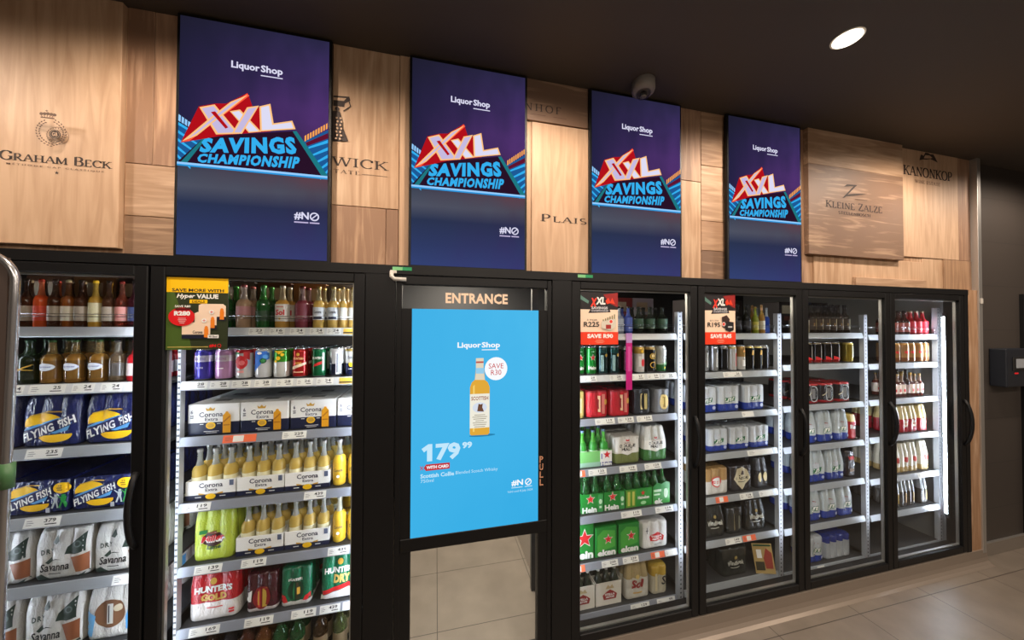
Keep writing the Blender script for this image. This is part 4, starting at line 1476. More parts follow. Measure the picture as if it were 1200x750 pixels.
def box_pack(key, w, d, h, m_low, m_high, split, art, extra=None, name='carton', cat='carton', bevel=.004):
    mb = MB()
    mb.box(-w / 2, w / 2, 0, d, 0, h, m_high, bevel, 2)
    if split:
        geom = mb.bm.verts[:] + mb.bm.edges[:] + mb.bm.faces[:]
        bmesh.ops.bisect_plane(mb.bm, geom=geom, plane_co=(0, 0, h * split), plane_no=(0, 0, 1))
        k = mb.mi(m_low)
        for f in mb.bm.faces:
            if f.calc_center_median().z < h * split:
                f.material_index = k
    me = mb.mesh('carton')
    parts = [(name, me, None, (0, 0, 0))]
    if art is not None:
        parts.append(('printed_front', art.mesh('front'), 0, (0, 0, 0)))
    if extra:
        parts += extra
    kind(key, name, cat, w, d, h, parts)


def basket(key, w, d, ph, bh, nx, card_low, card_high, split, art, bot, ny=2, handle=None):
    """open carton carrier with nx by ny bottles standing in it"""
    t = 0.003
    mb = MB()
    dip = ph * .0
    mb.box(-w / 2, w / 2, 0, t, 0, ph, card_high)
    mb.box(-w / 2, w / 2, d - t, d, 0, ph, card_high)
    mb.box(-w / 2, -w / 2 + t, t, d - t, 0, ph, card_high)
    mb.box(w / 2 - t, w / 2, t, d - t, 0, ph, card_high)
    mb.box(-w / 2 + t, w / 2 - t, t, d - t, 0, t, card_high)
    mb.box(-w / 2 + t, w / 2 - t, d / 2 - t / 2, d / 2 + t / 2, t, ph * (1.75 if handle else 1.0), card_high)
    if split:
        geom = mb.bm.verts[:] + mb.bm.edges[:] + mb.bm.faces[:]
        bmesh.ops.bisect_plane(mb.bm, geom=geom, plane_co=(0, 0, ph * split), plane_no=(0, 0, 1))
        k = mb.mi(card_low)
        for f in mb.bm.faces:
            if f.calc_center_median().z < ph * split:
                f.material_index = k
    parts = [('bottle_carrier', mb.mesh('carrier'), None, (0, 0, 0))]
    if art is not None:
        parts.append(('printed_front', art.mesh('front'), 0, (0, 0, 0)))
    r = min((w - 2 * t) / nx, (d - 3 * t) / ny) / 2 * .94
    glass, liquid, cap, lab, nb = bot
    bp = bottle_parts(r, bh, glass, liquid, cap, lab, None, neckband=nb, seg=14, cy=0.0)
    for j in range(ny):
        for i in range(nx):
            loc = (-w / 2 + t + (w - 2 * t) * (i + .5) / nx, d * (j * .5 + .25) if ny == 2 else d / 2, t)
            base = len(parts)
            parts.append(('bottle', bp[0][1], 0, loc))
            for q in bp[1:]:
                parts.append((q[0], q[1], base, (0, 0, 0)))
    kind(key, 'six_pack', 'six-pack', w, d, bh + t, parts)


# ---- ink and film colours
WHT, NAV, YLW, GLD = print_mat(236, 236, 234), print_mat(28, 36, 66), print_mat(246, 196, 30), print_mat(206, 160, 60)
RD, GR, DG, LB, BLU = print_mat(206, 34, 40), print_mat(34, 130, 58), print_mat(22, 74, 48), print_mat(90, 160, 220), print_mat(44, 66, 150)
BLKI, BRN, MAG, LAV, ORN = print_mat(24, 24, 26), print_mat(120, 66, 40), print_mat(196, 30, 130), print_mat(206, 160, 206), print_mat(226, 110, 50)
CAPG, CAPK, CAPY = tin(190, 150, 70), tin(30, 30, 34), tin(214, 190, 110)

# ---- cans
CR, CH = 0.0325, 0.136
can('can_violet', CR, CH, [(0, tin(74, 66, 170)), (.60, tin(226, 222, 238)), (.80, tin(74, 66, 170))], Art().text('GORDONS', -.020, .020, .088, .100, print_mat(110, 90, 150), .02).text('GIN', -.010, .012, .052, .060, WHT))
can('can_pink', CR, CH, [(0, tin(214, 160, 208)), (.60, tin(238, 226, 234)), (.80, tin(214, 160, 208))], Art().text('GORDONS', -.020, .020, .088, .100, print_mat(150, 90, 140), .02).rect(-.012, .012, .05, .054, WHT))
can('can_redcircle', CR, CH, [(0, tin(236, 234, 232)), (.86, tin(200, 40, 50))], Art().disc(0, .076, .023, RD, .030).poly([(.010, .10), (.028, .085), (.028, .122), (.010, .122)], RD).rect(-.026, -.006, .112, .122, GR).disc(.004, .074, .011, print_mat(236, 120, 120)).rect(-.012, .012, .030, .040, print_mat(230, 150, 150)))
can('can_blue', CR, CH, [(0, tin(232, 234, 238))], Art().poly([(-.029, .125), (.029, .125), (.029, .090), (.006, .072), (-.010, .052), (-.029, .030)], print_mat(40, 110, 210)).disc(-.004, .116, .010, WHT, .006).disc(.010, .082, .012, DG).star(.010, .082, .011, print_mat(60, 150, 80), .5).disc(.018, .10, .009, print_mat(90, 160, 230)))
can('can_green_top', CR, CH, [(0, tin(234, 234, 230)), (.55, tin(70, 160, 50))], Art().disc(-.004, .092, .009, YLW).disc(.012, .108, .007, YLW).disc(-.014, .078, .006, YLW).poly([(.0, .11), (.02, .125), (-.02, .125)], YLW))
can('can_red', CR, CH, [(0, tin(190, 34, 34))], Art().text('HUNTERS', -.021, .021, .084, .094, print_mat(240, 200, 140), .03).poly([(-.029, .036), (.029, .060), (.029, .072), (-.029, .050)], print_mat(236, 216, 190)).text('GOLD', -.012, .014, .064, .073, print_mat(236, 190, 90), .03).disc(0, .108, .007, GLD).rect(-.02, .02, .024, .029, print_mat(230, 190, 150)))
can('can_green_red', CR, CH, [(0, tin(16, 110, 66))], Art().text("HUNTER'S", -.021, .021, .084, .096, WHT, .03).poly([(-.018, .048), (.020, .062), (.020, .076), (-.012, .062)], RD).rect(.020, .027, .03, .115, print_mat(210, 230, 220)))
can('can_navy', CR, CH, [(0, tin(34, 40, 66)), (.45, tin(232, 232, 232))], Art().rect(.004, .026, .012, .118, WHT).rect(.008, .012, .02, .11, print_mat(60, 70, 100)).rect(.015, .017, .02, .11, print_mat(60, 70, 100)).rect(.020, .022, .02, .11, print_mat(60, 70, 100)).poly([(-.028, .064), (-.012, .064), (-.016, .09), (-.028, .10)], NAV))
can('can_white_navy', CR, CH, [(0, tin(30, 40, 86)), (.46, tin(236, 236, 232)), (.88, tin(196, 170, 90))], Art().text('Extra', -.014, .016, .084, .098, NAV, .02).disc(0, .056, .010, YLW).rect(-.012, .012, .034, .037, WHT))
H4 = 0.160
can('can_star', CR, H4, [(0, tin(26, 140, 52)), (.28, tin(30, 150, 58))], Art().star(0, .098, .020, WHT, .42).star(0, .098, .0165, RD, .42).text('Heine', -.024, .024, .030, .052, WHT, .04).rect(-.01, .01, .13, .134, print_mat(150, 210, 160)))
can('can_teal', CR, H4, [(0, tin(16, 60, 62)), (.78, tin(30, 84, 84))], Art().rect(-.020, -.006, .02, .11, print_mat(170, 200, 200)).rect(-.016, -.013, .025, .105, DG).disc(.012, .11, .009, GLD).rect(.006, .018, .04, .085, print_mat(30, 40, 44)))
can('can_magenta', CR, H4, [(0, tin(24, 26, 30)), (.86, tin(190, 180, 170))], Art().rect(.002, .020, .02, .13, WHT).rect(.006, .009, .025, .125, BLKI).rect(.012, .015, .025, .125, BLKI).poly([(-.029, .02), (-.006, .02), (-.006, .13), (-.029, .13)], print_mat(110, 20, 70)))
can('can_gold_red', CR, H4, [(0, tin(226, 222, 216)), (.72, tin(206, 166, 80))], Art().disc(.008, .062, .013, RD, .022).rect(-.018, -.004, .04, .10, print_mat(200, 196, 190)).disc(0, .13, .008, YLW))
can('can_black_gold', CR, H4, [(0, tin(30, 28, 26)), (.86, tin(180, 150, 90))], Art().ring(0, .10, .018, .004, GLD).disc(0, .10, .010, print_mat(216, 190, 130)).ring(0, .048, .018, .004, GLD).rect(.018, .026, .02, .13, print_mat(200, 180, 120)))
can('can_silver_green', CR, H4, [(0, tin(60, 120, 70)), (.30, tin(206, 208, 206))], Art().poly([(-.029, .050), (.029, .070), (.029, .048), (-.029, .048)], print_mat(150, 180, 150)).rect(-.004, .018, .10, .135, print_mat(230, 232, 230)).disc(.004, .03, .006, YLW))
can('can_plain_silver', CR, H4, [(0, tin(176, 178, 180, .7)), (.9, tin(206, 208, 210, .7))], Art().rect(-.004, .006, .03, .12, print_mat(220, 222, 224)).poly([(.012, .02), (.026, .02), (.026, .06), (.018, .07)], print_mat(120, 124, 130)))
can('can_dark', CR, H4, [(0, tin(26, 26, 28)), (.88, tin(150, 146, 140))], Art().rect(.006, .014, .03, .12, print_mat(120, 120, 124)))
can('can_white_red', CR, H4, [(0, tin(222, 222, 222)), (.88, tin(200, 180, 120))], Art().rect(.006, .014, .03, .115, RD).rect(-.016, -.010, .03, .12, print_mat(170, 170, 176)))
can('can_gold_white', CR, H4, [(0, tin(216, 214, 208)), (.56, tin(178, 140, 80))], Art().disc(0, .125, .008, print_mat(230, 160, 80)).rect(-.012, .012, .03, .07, WHT))
can('can_black_yellow', CR, H4, [(0, tin(24, 24, 24)), (.9, tin(200, 180, 110))], Art().poly([(-.008, .10), (.010, .10), (.014, .125), (-.002, .132)], GLD).rect(.014, .022, .03, .13, print_mat(216, 200, 150)))
can('can_black_red', .031, .145, [(0, tin(150, 24, 30)), (.18, tin(26, 22, 24)), (.92, tin(170, 150, 110))], Art().rect(.004, .010, .03, .12, print_mat(190, 186, 180)).poly([(-.026, .026), (.026, .026), (.026, .04), (.008, .034), (-.026, .05)], RD))
can('can_yellow', .031, .145, [(0, tin(150, 130, 40)), (.88, tin(214, 190, 90))], Art().rect(-.004, .012, .04, .12, print_mat(220, 220, 200)))
can('can_amber', .031, .150, [(0, tin(150, 96, 60)), (.25, tin(196, 150, 100)), (.88, tin(220, 160, 80))], Art().rect(.004, .016, .02, .125, print_mat(240, 230, 200)).disc(-.012, .078, .010, RD))

# ---- single bottles
def label_art(r, h, word, colr, band=(.14, .44), extra=None):
    z0, z1 = h * band[0], h * band[1]
    a = Art()
    if word:
        a.text(word, -r * .62, r * .62, z0 + (z1 - z0) * .50, z0 + (z1 - z0) * .74, colr, .02)
    a.rect(-r * .4, r * .4, z0 + (z1 - z0) * .26, z0 + (z1 - z0) * .32, colr)
    return a


BR1, BH1 = .0185 * 1.15, .196
bottle('bottle_amber', BR1, BH1, bglass(110, 62, 24), bglass(140, 74, 24), tin(206, 190, 150), print_mat(210, 196, 170), label_art(BR1, BH1, '', BRN))
bottle('bottle_orange', BR1, BH1, bglass(200, 96, 50), bglass(222, 88, 40), tin(200, 60, 40), print_mat(214, 70, 40), label_art(BR1, BH1, '', WHT))
bottle('bottle_brown', BR1, BH1, bglass(64, 36, 20), bglass(74, 38, 18), tin(60, 40, 30), print_mat(176, 160, 140), label_art(BR1, BH1, '', BLKI))
bottle('bottle_yellow_label', BR1, BH1, bglass(190, 150, 60), bglass(196, 146, 50), YLW, print_mat(226, 214, 170), label_art(BR1, BH1, '', print_mat(90, 90, 40)), band=(.12, .52))
bottle('bottle_red_white', BR1, BH1, bglass(120, 60, 40), bglass(110, 40, 24), tin(150, 40, 36), print_mat(226, 150, 140), label_art(BR1, BH1, '', RD))
bottle('bottle_dark_red', BR1, BH1, bglass(70, 26, 36), bglass(60, 18, 26), CAPK, print_mat(60, 70, 110), label_art(BR1, BH1, '', WHT))
BR2, BH2 = .029, .176
a = Art().disc(0, .066, .024, print_mat(214, 222, 232), .015).text('Spritzer', -.019, .019, .062, .071, BLU, .01)
bottle('bottle_oval', BR2, BH2, bglass(140, 112, 60, .7), bglass(150, 106, 44), tin(60, 90, 50), bglass(126, 92, 44), a, band=(.10, .52))
a = Art().line(-.024, .05, .024, .076, .004, GLD).line(-.024, .062, .024, .054, .003, GLD)
bottle('bottle_gold_script', BR2, BH2, bglass(40, 60, 34, .85), bglass(34, 44, 24, .95), tin(30, 70, 36), bglass(36, 42, 24), a, band=(.10, .52))
bottle('bottle_clear_brown', BR2 * .9, BH2, bglass(120, 110, 96, .6), bglass(110, 90, 66, .7), CAPK, bglass(96, 92, 90), None)
bottle('bottle_red', BR2 * .95, BH2 * .98, bglass(200, 40, 44), bglass(200, 30, 40), tin(220, 60, 60), print_mat(214, 200, 200), None)
BR3, BH3 = .033, .198
bottle('bottle_pink_clear', BR3, BH3, bglass(206, 190, 180, .55), bglass(216, 176, 140, .7), tin(190, 110, 110), print_mat(214, 150, 150), label_art(BR3, BH3, '', print_mat(240, 220, 210)), band=(.30, .50))
bottle('bottle_green', BR3, BH3, bglass(60, 140, 60, .8), bglass(34, 84, 40, .95), tin(90, 170, 90), print_mat(40, 70, 44), None, band=(.16, .40))
bottle('bottle_white_label', BR3, BH3, bglass(196, 176, 140, .6), bglass(200, 150, 70, .8), tin(206, 200, 186), print_mat(222, 214, 204), Art().text('Sol', -.020, .020, .060, .086, RD, .04).disc(0, .044, .005, GLD).rect(-.016, .016, .096, .101, print_mat(200, 120, 110)), band=(.16, .56))
bottle('bottle_maroon', BR3, BH3, bglass(150, 120, 120, .7), bglass(120, 50, 60, .9), tin(120, 40, 50), print_mat(120, 44, 58), label_art(BR3, BH3, '', print_mat(220, 190, 190)), band=(.16, .58))
bottle('bottle_white_blue', BR3 * .86, BH3, bglass(200, 190, 150, .6), bglass(214, 176, 90, .8), tin(214, 190, 110), print_mat(216, 222, 230), Art().text('Corona', -.018, .018, .070, .084, NAV, .02).rect(-.02, .02, .042, .056, NAV), band=(.2, .5))
bottle('bottle_small_label', BR3 * .60, BH3, bglass(214, 196, 150, .6), bglass(220, 180, 90, .8), tin(214, 190, 110), print_mat(226, 224, 214), None, band=(.2, .5))
bottle('bottle_yellow_foot', .0285, .212, bglass(206, 206, 190, .55), bglass(236, 196, 60, .95), tin(206, 206, 206), print_mat(214, 170, 40), Art().text('Corona', -.018, .018, .066, .080, NAV, .02).disc(0, .045, .007, WHT), band=(.12, .5))
N7 = .248
for key, g, cap, nb in (('neck_red', (60, 30, 20), tin(206, 60, 50), print_mat(206, 60, 50)), ('neck_dark', (40, 40, 48), tin(150, 160, 176), None), ('neck_orange', (80, 40, 20), tin(226, 200, 150), print_mat(226, 120, 60)),
                        ('neck_amber', (110, 66, 30), tin(90, 60, 30), None), ('neck_green', (30, 80, 40), tin(40, 90, 60), print_mat(40, 100, 60)), ('neck_gold', (60, 40, 20), tin(206, 166, 90), print_mat(206, 170, 110)), ('neck_white', (70, 80, 40), tin(200, 206, 206), None)):
    bottle(key, .031, N7, bglass(*g), bglass(*g), cap, print_mat(150, 130, 100), None, neckband=nb)
R4, HB4 = .030, .162
bottle('bottle_silver_blue', R4, HB4, bglass(170, 180, 190), bglass(150, 160, 180), CAPK, print_mat(190, 200, 216), label_art(R4, HB4, '', BLU), band=(.1, .55))
bottle('bottle_blue', R4 * .8, HB4, bglass(80, 100, 180), bglass(60, 80, 170), CAPK, print_mat(90, 110, 196), label_art(R4, HB4, '', WHT), band=(.1, .6))
bottle('bottle_dark_green', R4, HB4, bglass(30, 40, 34), bglass(26, 34, 28), CAPK, print_mat(60, 90, 70), label_art(R4, HB4, '', print_mat(190, 200, 170)), band=(.2, .56))
bottle('bottle_black', R4, .190, bglass(20, 20, 22), bglass(18, 18, 20), CAPK, print_mat(34, 34, 38), label_art(R4, .19, '', print_mat(90, 90, 90)))
bottle('bottle_yellow_green', .024, .176, bglass(150, 170, 60), bglass(140, 150, 40), CAPG, print_mat(200, 190, 80), None)
bottle('bottle_gold', .024, .190, bglass(190, 150, 70), bglass(176, 130, 60), tin(220, 180, 130), print_mat(216, 206, 180), None, neckband=print_mat(220, 170, 130))
bottle('bottle_blue_foot', .022, .170, bglass(190, 206, 220), bglass(36, 80, 200), tin(190, 200, 214), print_mat(50, 96, 214), None, band=(.05, .30))
bottle('bottle_blue_top', .030, .150, bglass(60, 100, 190), bglass(150, 150, 140), tin(60, 100, 200), print_mat(150, 140, 120), None, band=(.05, .6))
bottle('bottle_long_dark', .0285, .200, bglass(34, 28, 24), bglass(40, 30, 22), CAPK, print_mat(60, 46, 34), Art().rect(.004, .009, .03, .098, print_mat(230, 214, 160)).rect(-.014, -.006, .05, .07, print_mat(150, 120, 70)), band=(.12, .50))  # thin pale stripe in the label print is a painted highlight
bottle('bottle_brown_red', .0285, .180, bglass(80, 40, 34), bglass(70, 30, 26), CAPK, print_mat(170, 90, 80), label_art(.0285, .18, '', WHT), band=(.12, .5))
bottle('bottle_bright_red', .030, .180, bglass(180, 40, 50), bglass(170, 24, 36), tin(220, 190, 160), print_mat(214, 40, 60), label_art(.03, .18, '', print_mat(250, 210, 210)), band=(.08, .56))
bottle('bottle_cream_red', .022, .168, bglass(150, 120, 100), bglass(110, 50, 40), CAPG, print_mat(230, 216, 206), Art().rect(-.010, .010, .04, .06, RD), band=(.15, .55))
bottle('bottle_tall_dark', .021, .200, bglass(40, 30, 30), bglass(50, 26, 26), CAPK, print_mat(170, 150, 150), None)
bottle('bottle_silver_dark', .026, .186, bglass(90, 96, 100), bglass(46, 44, 44), tin(200, 206, 210), print_mat(190, 196, 200), None, band=(.2, .5), neckband=print_mat(200, 206, 210))

# ---- film-wrapped packs: far cooler
FB = film(34, 41, 92)
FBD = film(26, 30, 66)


def fish_art(cx, cz, s, extra=False):
    a = Art()
    a.disc(cx - .02 * s, cz + .012 * s, .060 * s, YLW, .046 * s, a0=18, a1=198)
    a.poly([(cx - .085 * s, cz - .012 * s), (cx - .03 * s, cz + .0 * s), (cx + .065 * s, cz + .036 * s), (cx + .03 * s, cz + .036 * s), (cx - .05 * s, cz + .008 * s)], LB)
    a.disc(cx + .02 * s, cz - .036 * s, .056 * s, YLW, .030 * s, a0=180, a1=375)
    a.poly([(cx - .01 * s, cz - .024 * s), (cx + .075 * s, cz + .016 * s), (cx + .062 * s, cz - .018 * s), (cx + .02 * s, cz - .030 * s)], LB)
    q = [(cx - .090 * s, cz - .020 * s), (cx - .082 * s, cz - .064 * s), (cx + .090 * s, cz + .012 * s), (cx + .084 * s, cz + .056 * s)]
    a.poly(q, print_mat(30, 34, 80))
    q = [(cx - .084 * s, cz - .026 * s), (cx - .078 * s, cz - .060 * s), (cx + .086 * s, cz + .014 * s), (cx + .080 * s, cz + .048 * s)]
    a.textq('FLYING FISH', q, WHT, .03, 0, 1.05)
    a.line(cx - .06 * s, cz + .048 * s, cx + .0 * s, cz + .064 * s, .005 * s, GLD).line(cx, cz + .064 * s, cx + .04 * s, cz + .060 * s, .005 * s, GLD)
    if extra:
        a.disc(cx + .125 * s, cz + .040 * s, .032 * s, YLW, .027 * s)
        for i, w in enumerate((.03, .04, .034)):
            a.rect(cx + .125 * s - w * s / 2, cx + .125 * s + w * s / 2, cz + (.048 - .010 * i) * s, cz + (.053 - .010 * i) * s, print_mat(120, 96, 30))
        for dx, c in ((.105, print_mat(180, 190, 200)), (.135, GR)):
            x = cx + dx * s
            a.disc(x, cz + .004 * s, .006 * s, c)
            a.poly([(x - .009 * s, cz - .002 * s), (x + .009 * s, cz - .002 * s), (x + .006 * s, cz - .030 * s), (x - .006 * s, cz - .030 * s)], c)
            a.line(x - .004 * s, cz - .028 * s, x - .012 * s, cz - .056 * s, .007 * s, c).line(x + .004 * s, cz - .028 * s, x + .010 * s, cz - .056 * s, .007 * s, c)
            a.line(x - .008 * s, cz - .006 * s, x - .020 * s, cz + .008 * s, .005 * s, c)
        a.rect(cx + .072 * s, cx + .088 * s, cz - .074 * s, cz - .050 * s, print_mat(190, 196, 210))
    return a


pack('blue_pack_tall', .182, .24, .202, 3, [(0, FB)], 'slope', fish_art(.0, .078, .95))
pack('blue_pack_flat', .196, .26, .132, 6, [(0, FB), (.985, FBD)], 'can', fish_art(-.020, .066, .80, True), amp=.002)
CW = film(206, 204, 198)


def savanna_art(w, h):
    a = Art()
    dk, br = print_mat(52, 66, 58), print_mat(140, 84, 54)
    a.poly([(.02, h * .62), (.075, h * .88), (.075, h * .50), (.045, h * .46), (.012, h * .48)], dk)
    a.disc(.052, h * .66, .013, print_mat(96, 110, 104)).disc(.052, h * .66, .008, dk)
    a.poly([(.03, h * .40), (.084, h * .46), (.084, h * .10), (.05, h * .10)], br)
    a.poly([(.055, h * .02), (.085, h * .10), (.085, h * .02)], dk)
    a.poly([(-.082, h * .02), (-.03, h * .02), (-.055, h * .14), (-.082, h * .08)], dk)
    a.poly([(-.028, h * .72), (-.012, h * .88), (-.004, h * .76), (-.012, h * .70)], dk)
    a.text('DRY', -.056, -.020, h * .52, h * .62, dk, .03, 0, 1.3)
    a.poly([(-.044, h * .36), (-.026, h * .46), (-.022, h * .38), (-.036, h * .32)], dk)
    a.text('Savanna', -.058, .028, h * .18, h * .34, BLKI, .02, .15)
    a.poly([(-.03, h * .385), (-.012, h * .42), (.008, h * .385), (-.01, h * .40)], BLKI)
    a.rect(-.034, .006, h * .12, h * .135, BLKI)
    return a


pack('cider_pack', .176, .24, .196, 3, [(0, CW)], 'slope', savanna_art(.176, .196))
a = Art().disc(-.005, .10, .050, print_mat(120, 84, 60), .056).rect(-.014, .006, .06, .14, print_mat(206, 206, 200)).rect(-.010, -.006, .065, .135, BLKI).poly([(.05, .03), (.085, .03), (.085, .15), (.06, .13), (.048, .08)], print_mat(80, 160, 220)).poly([(-.085, .02), (-.06, .02), (-.05, .10), (-.085, .13)], print_mat(110, 176, 224)).disc(.022, .12, .014, print_mat(190, 176, 150))
pack('cider_pack_blue', .176, .24, .215, 3, [(0, CW)], 'slope', a)
pack('cider_pack_large', .186, .25, .222, 3, [(0, CW)], 'slope', savanna_art(.186, .215))

# ---- yellow-poster cooler packs
def corona_front(w, h, cans=True):
    a = Art(-0.0002)
    cx = -.012 if cans else 0.0
    if cans:
        a.text('Corona', cx - .042, cx + .046, h * .58, h * .74, NAV, .015)
        a.text('Extra', cx - .020, cx + .028, h * .45, h * .555, NAV, .01)
        a.poly([(cx - .014, h * .78), (cx + .014, h * .78), (cx + .018, h * .88), (cx + .008, h * .83), (cx, h * .90), (cx - .008, h * .83), (cx - .018, h * .88)], GLD)
        a.disc(cx + .002, h * .30, .018, YLW, .015).disc(cx + .002, h * .30, .013, GLD, .010)
        a.rect(cx - .038, cx - .024, h * .345, h * .365, WHT).rect(cx + .026, cx + .040, h * .345, h * .365, WHT)
        a.rect(cx - .022, cx + .034, h * .11, h * .125, WHT).rect(cx - .014, cx + .026, h * .06, h * .075, WHT)
        # the orange can printed on the front, and the count of six
        bx = w / 2 - .044
        a.poly([(bx - .015, .006), (bx + .015, .006), (bx + .015, h * .62), (bx + .007, h * .68), (bx + .004, h * .74), (bx - .004, h * .74), (bx - .007, h * .68), (bx - .015, h * .62)], print_mat(222, 156, 30))
        a.line(bx - .012, h * .40, bx + .012, h * .58, .006, print_mat(176, 110, 20)).rect(bx - .012, bx + .012, h * .28, h * .32, print_mat(176, 110, 20))
        a.text('6', -w / 2 + .014, -w / 2 + .022, h * .70, h * .82, NAV, .02)
        a.rect(-w / 2 + .013, -w / 2 + .024, h * .62, h * .65, NAV).rect(-w / 2 + .013, -w / 2 + .024, h * .56, h * .59, NAV)
    else:
        a.text('Corona', -.044, .044, h * .62, h * .88, NAV, .02)
        a.text('Extra', -.020, .024, h * .42, h * .58, NAV, .015)
        for s in (-1, 1):
            a.poly([(s * .018, h * .26), (s * .044, h * .26), (s * .046, h * .36), (s * .03, h * .32)], GLD)
        a.disc(0, h * .15, .019, YLW, .012)
        a.rect(-.056, -.034, h * .12, h * .16, WHT).rect(.034, .056, h * .12, h * .16, WHT)
        a.rect(w / 2 - .022, w / 2 - .006, h * .66, h * .96, print_mat(90, 100, 126))
    return a


CARDW, CARDN = mat('card_white', S(238, 238, 236), 0.35), mat('card_navy', S(30, 36, 64), 0.35)
box_pack('beer_carton', .190, .135, .134, CARDN, CARDW, .40, corona_front(.190, .134))
me = MB().box(-.030, .030, .05, .085, .1338, .1345, print_mat(120, 120, 120)).mesh('slot')
KIND['beer_carton']['parts'].append(('hand_slot', me, 0, (0, 0, 0)))
COR = (bglass(200, 206, 200, .42), bglass(222, 190, 96, .72), tin(200, 200, 196), print_mat(222, 216, 180), None)
basket('beer_six_pack', .184, .124, .080, .208, 3, CARDN, CARDW, .26, corona_front(.184, .080, False), COR)
a = Art().disc(0, .090, .040, print_mat(60, 30, 30), .030).text('Miller', -.044, .046, .076, .104, WHT, .04, .2).textq('Miller', [(-.042, .104), (-.042, .079), (.044, .086), (.044, .112)], RD, .03, .2).text('Lime', -.022, .030, .048, .066, DG, .03, .2).poly([(-.032, .118), (.03, .13), (.012, .124), (.02, .112)], BRN).rect(-.048, -.020, .116, .132, GR)
pack('lime_pack', .150, .16, .224, 3, [(0, film(186, 206, 70))], 'slope', a)
a = Art().text("HUNTER'S", -.070, .070, .118, .146, WHT, .05, .05).text('GOLD', -.046, .050, .082, .112, print_mat(214, 176, 90), .06).disc(0, .165, .012, GLD, .014).rect(-.024, .034, .052, .056, RD).rect(.058, .078, .022, .030, RD).rect(.058, .078, .034, .042, RD)
pack('red_cider_pack', .188, .18, .224, 3, [(0, film(226, 222, 220)), (.34, film(186, 24, 36))], 'slope', a)
a = Art().disc(.0, .060, .034, print_mat(130, 24, 30), .050).rect(-.022, -.004, .02, .10, print_mat(206, 60, 60)).rect(-.015, -.009, .03, .09, GLD).rect(.004, .020, .02, .10, print_mat(180, 150, 60)).poly([(-.06, .05), (-.04, .05), (-.036, .10), (-.06, .085)], WHT)
pack('dark_red_pack', .124, .14, .166, 3, [(0, film(206, 196, 196)), (.10, film(70, 20, 32))], 'can', a, amp=.006)
a = Art().disc(0, .066, .032, print_mat(14, 60, 40), .046).rect(-.020, -.004, .028, .104, print_mat(40, 130, 80)).rect(.004, .020, .028, .104, print_mat(60, 50, 30)).rect(.006, .018, .05, .08, GLD).poly([(-.06, .02), (-.03, .02), (-.04, .05), (-.06, .06)], RD).poly([(.03, .02), (.06, .02), (.06, .05), (.04, .04)], RD).text('HUNTERS', -.028, .028, .112, .124, WHT, .03)
pack('green_cider_pack', .124, .14, .170, 3, [(0, film(214, 214, 212)), (.12, film(10, 104, 72))], 'can', a, amp=.006)
a = Art().text("HUNTER'S", -.068, .068, .118, .146, WHT, .05, .05).text('DRY', -.030, .044, .072, .112, print_mat(226, 196, 110), .06, .1).poly([(-.085, .040), (.085, .082), (.085, .062), (-.085, .022)], RD).poly([(-.085, .006), (.085, .006), (.085, .06), (-.085, .02)], WHT).disc(0, .17, .012, GLD, .014)
pack('green_dry_pack', .172, .18, .220, 3, [(0, film(10, 112, 78))], 'slope', a)

# ---- R225 cooler packs
REDF = film(196, 40, 52)
pack('red_can_pack', .132, .13, .150, 2, [(0, REDF), (.93, film(150, 30, 44))], 'can', Art().disc(.022, .075, .030, print_mat(150, 30, 40), .050).rect(.0, .014, .03, .12, print_mat(226, 190, 150)).rect(.022, .040, .02, .13, print_mat(214, 120, 110)).disc(.046, .085, .010, GLD, .016), amp=.008)
pack('gold_can_pack', .09, .13, .148, 1, [(0, film(220, 200, 120))], 'can', Art().rect(-.01, .02, .03, .11, print_mat(240, 226, 180)), amp=.008)
pack('dark_oval_pack', .114, .13, .150, 2, [(0, film(46, 50, 58))], 'can', Art().disc(.008, .074, .034, print_mat(24, 26, 30), .056).rect(-.016, .004, .03, .12, print_mat(226, 206, 140)).rect(.010, .026, .03, .12, print_mat(196, 180, 120)).rect(-.012, .0, .05, .09, print_mat(70, 64, 40)), amp=.009)
pack('grey_oval_pack', .108, .13, .142, 2, [(0, film(120, 122, 126))], 'can', Art().disc(.012, .066, .030, print_mat(214, 186, 110), .044).rect(.006, .018, .036, .096, print_mat(130, 110, 50)), amp=.009)
GB = (bglass(80, 176, 60, .8), bglass(50, 140, 50, .95), tin(120, 150, 190), print_mat(190, 214, 190), None)
a = Art(-.0002).rect(.030, .103, .0, .085, WHT).rect(.030, .103, .0, .022, print_mat(90, 90, 150)).star(.072, .062, .024, RD, .42).text('Hein', .034, .101, .002, .022, WHT, .05).rect(.036, .042, .04, .07, BLU)
basket('blue_cap_six_pack', .206, .125, .086, .196, 3, mat('card_bluewhite', S(150, 190, 170), .35), mat('card_pale', S(120, 190, 110), .35), .3, a, GB)
a = Art().poly([(-.083, .15), (.083, .15), (.083, .070), (0, .048), (-.083, .070)], print_mat(222, 220, 216)).text('CASTLE', -.030, .030, .112, .122, BRN, .01).text('DOUBLE', -.050, .050, .092, .110, BLKI, .03).text('MALT', -.034, .034, .072, .090, BLKI, .03).poly([(-.010, .128), (.010, .128), (.012, .140), (0, .134), (-.012, .140)], RD)
pack('malt_can_pack', .172, .13, .154, 3, [(0, film(110, 120, 70)), (.38, film(206, 202, 196))], 'can', a, amp=.009)
a = Art().poly([(-.078, .12), (.078, .12), (.078, .074), (0, .052), (-.078, .074)], print_mat(228, 228, 224)).text('CASTLE', -.028, .028, .114, .124, BRN, .01).text('DOUBLE', -.046, .046, .094, .111, BLKI, .03).text('MALT', -.032, .032, .075, .091, BLKI, .03).poly([(-.008, .128), (.008, .128), (.010, .139), (0, .134), (-.010, .139)], RD)
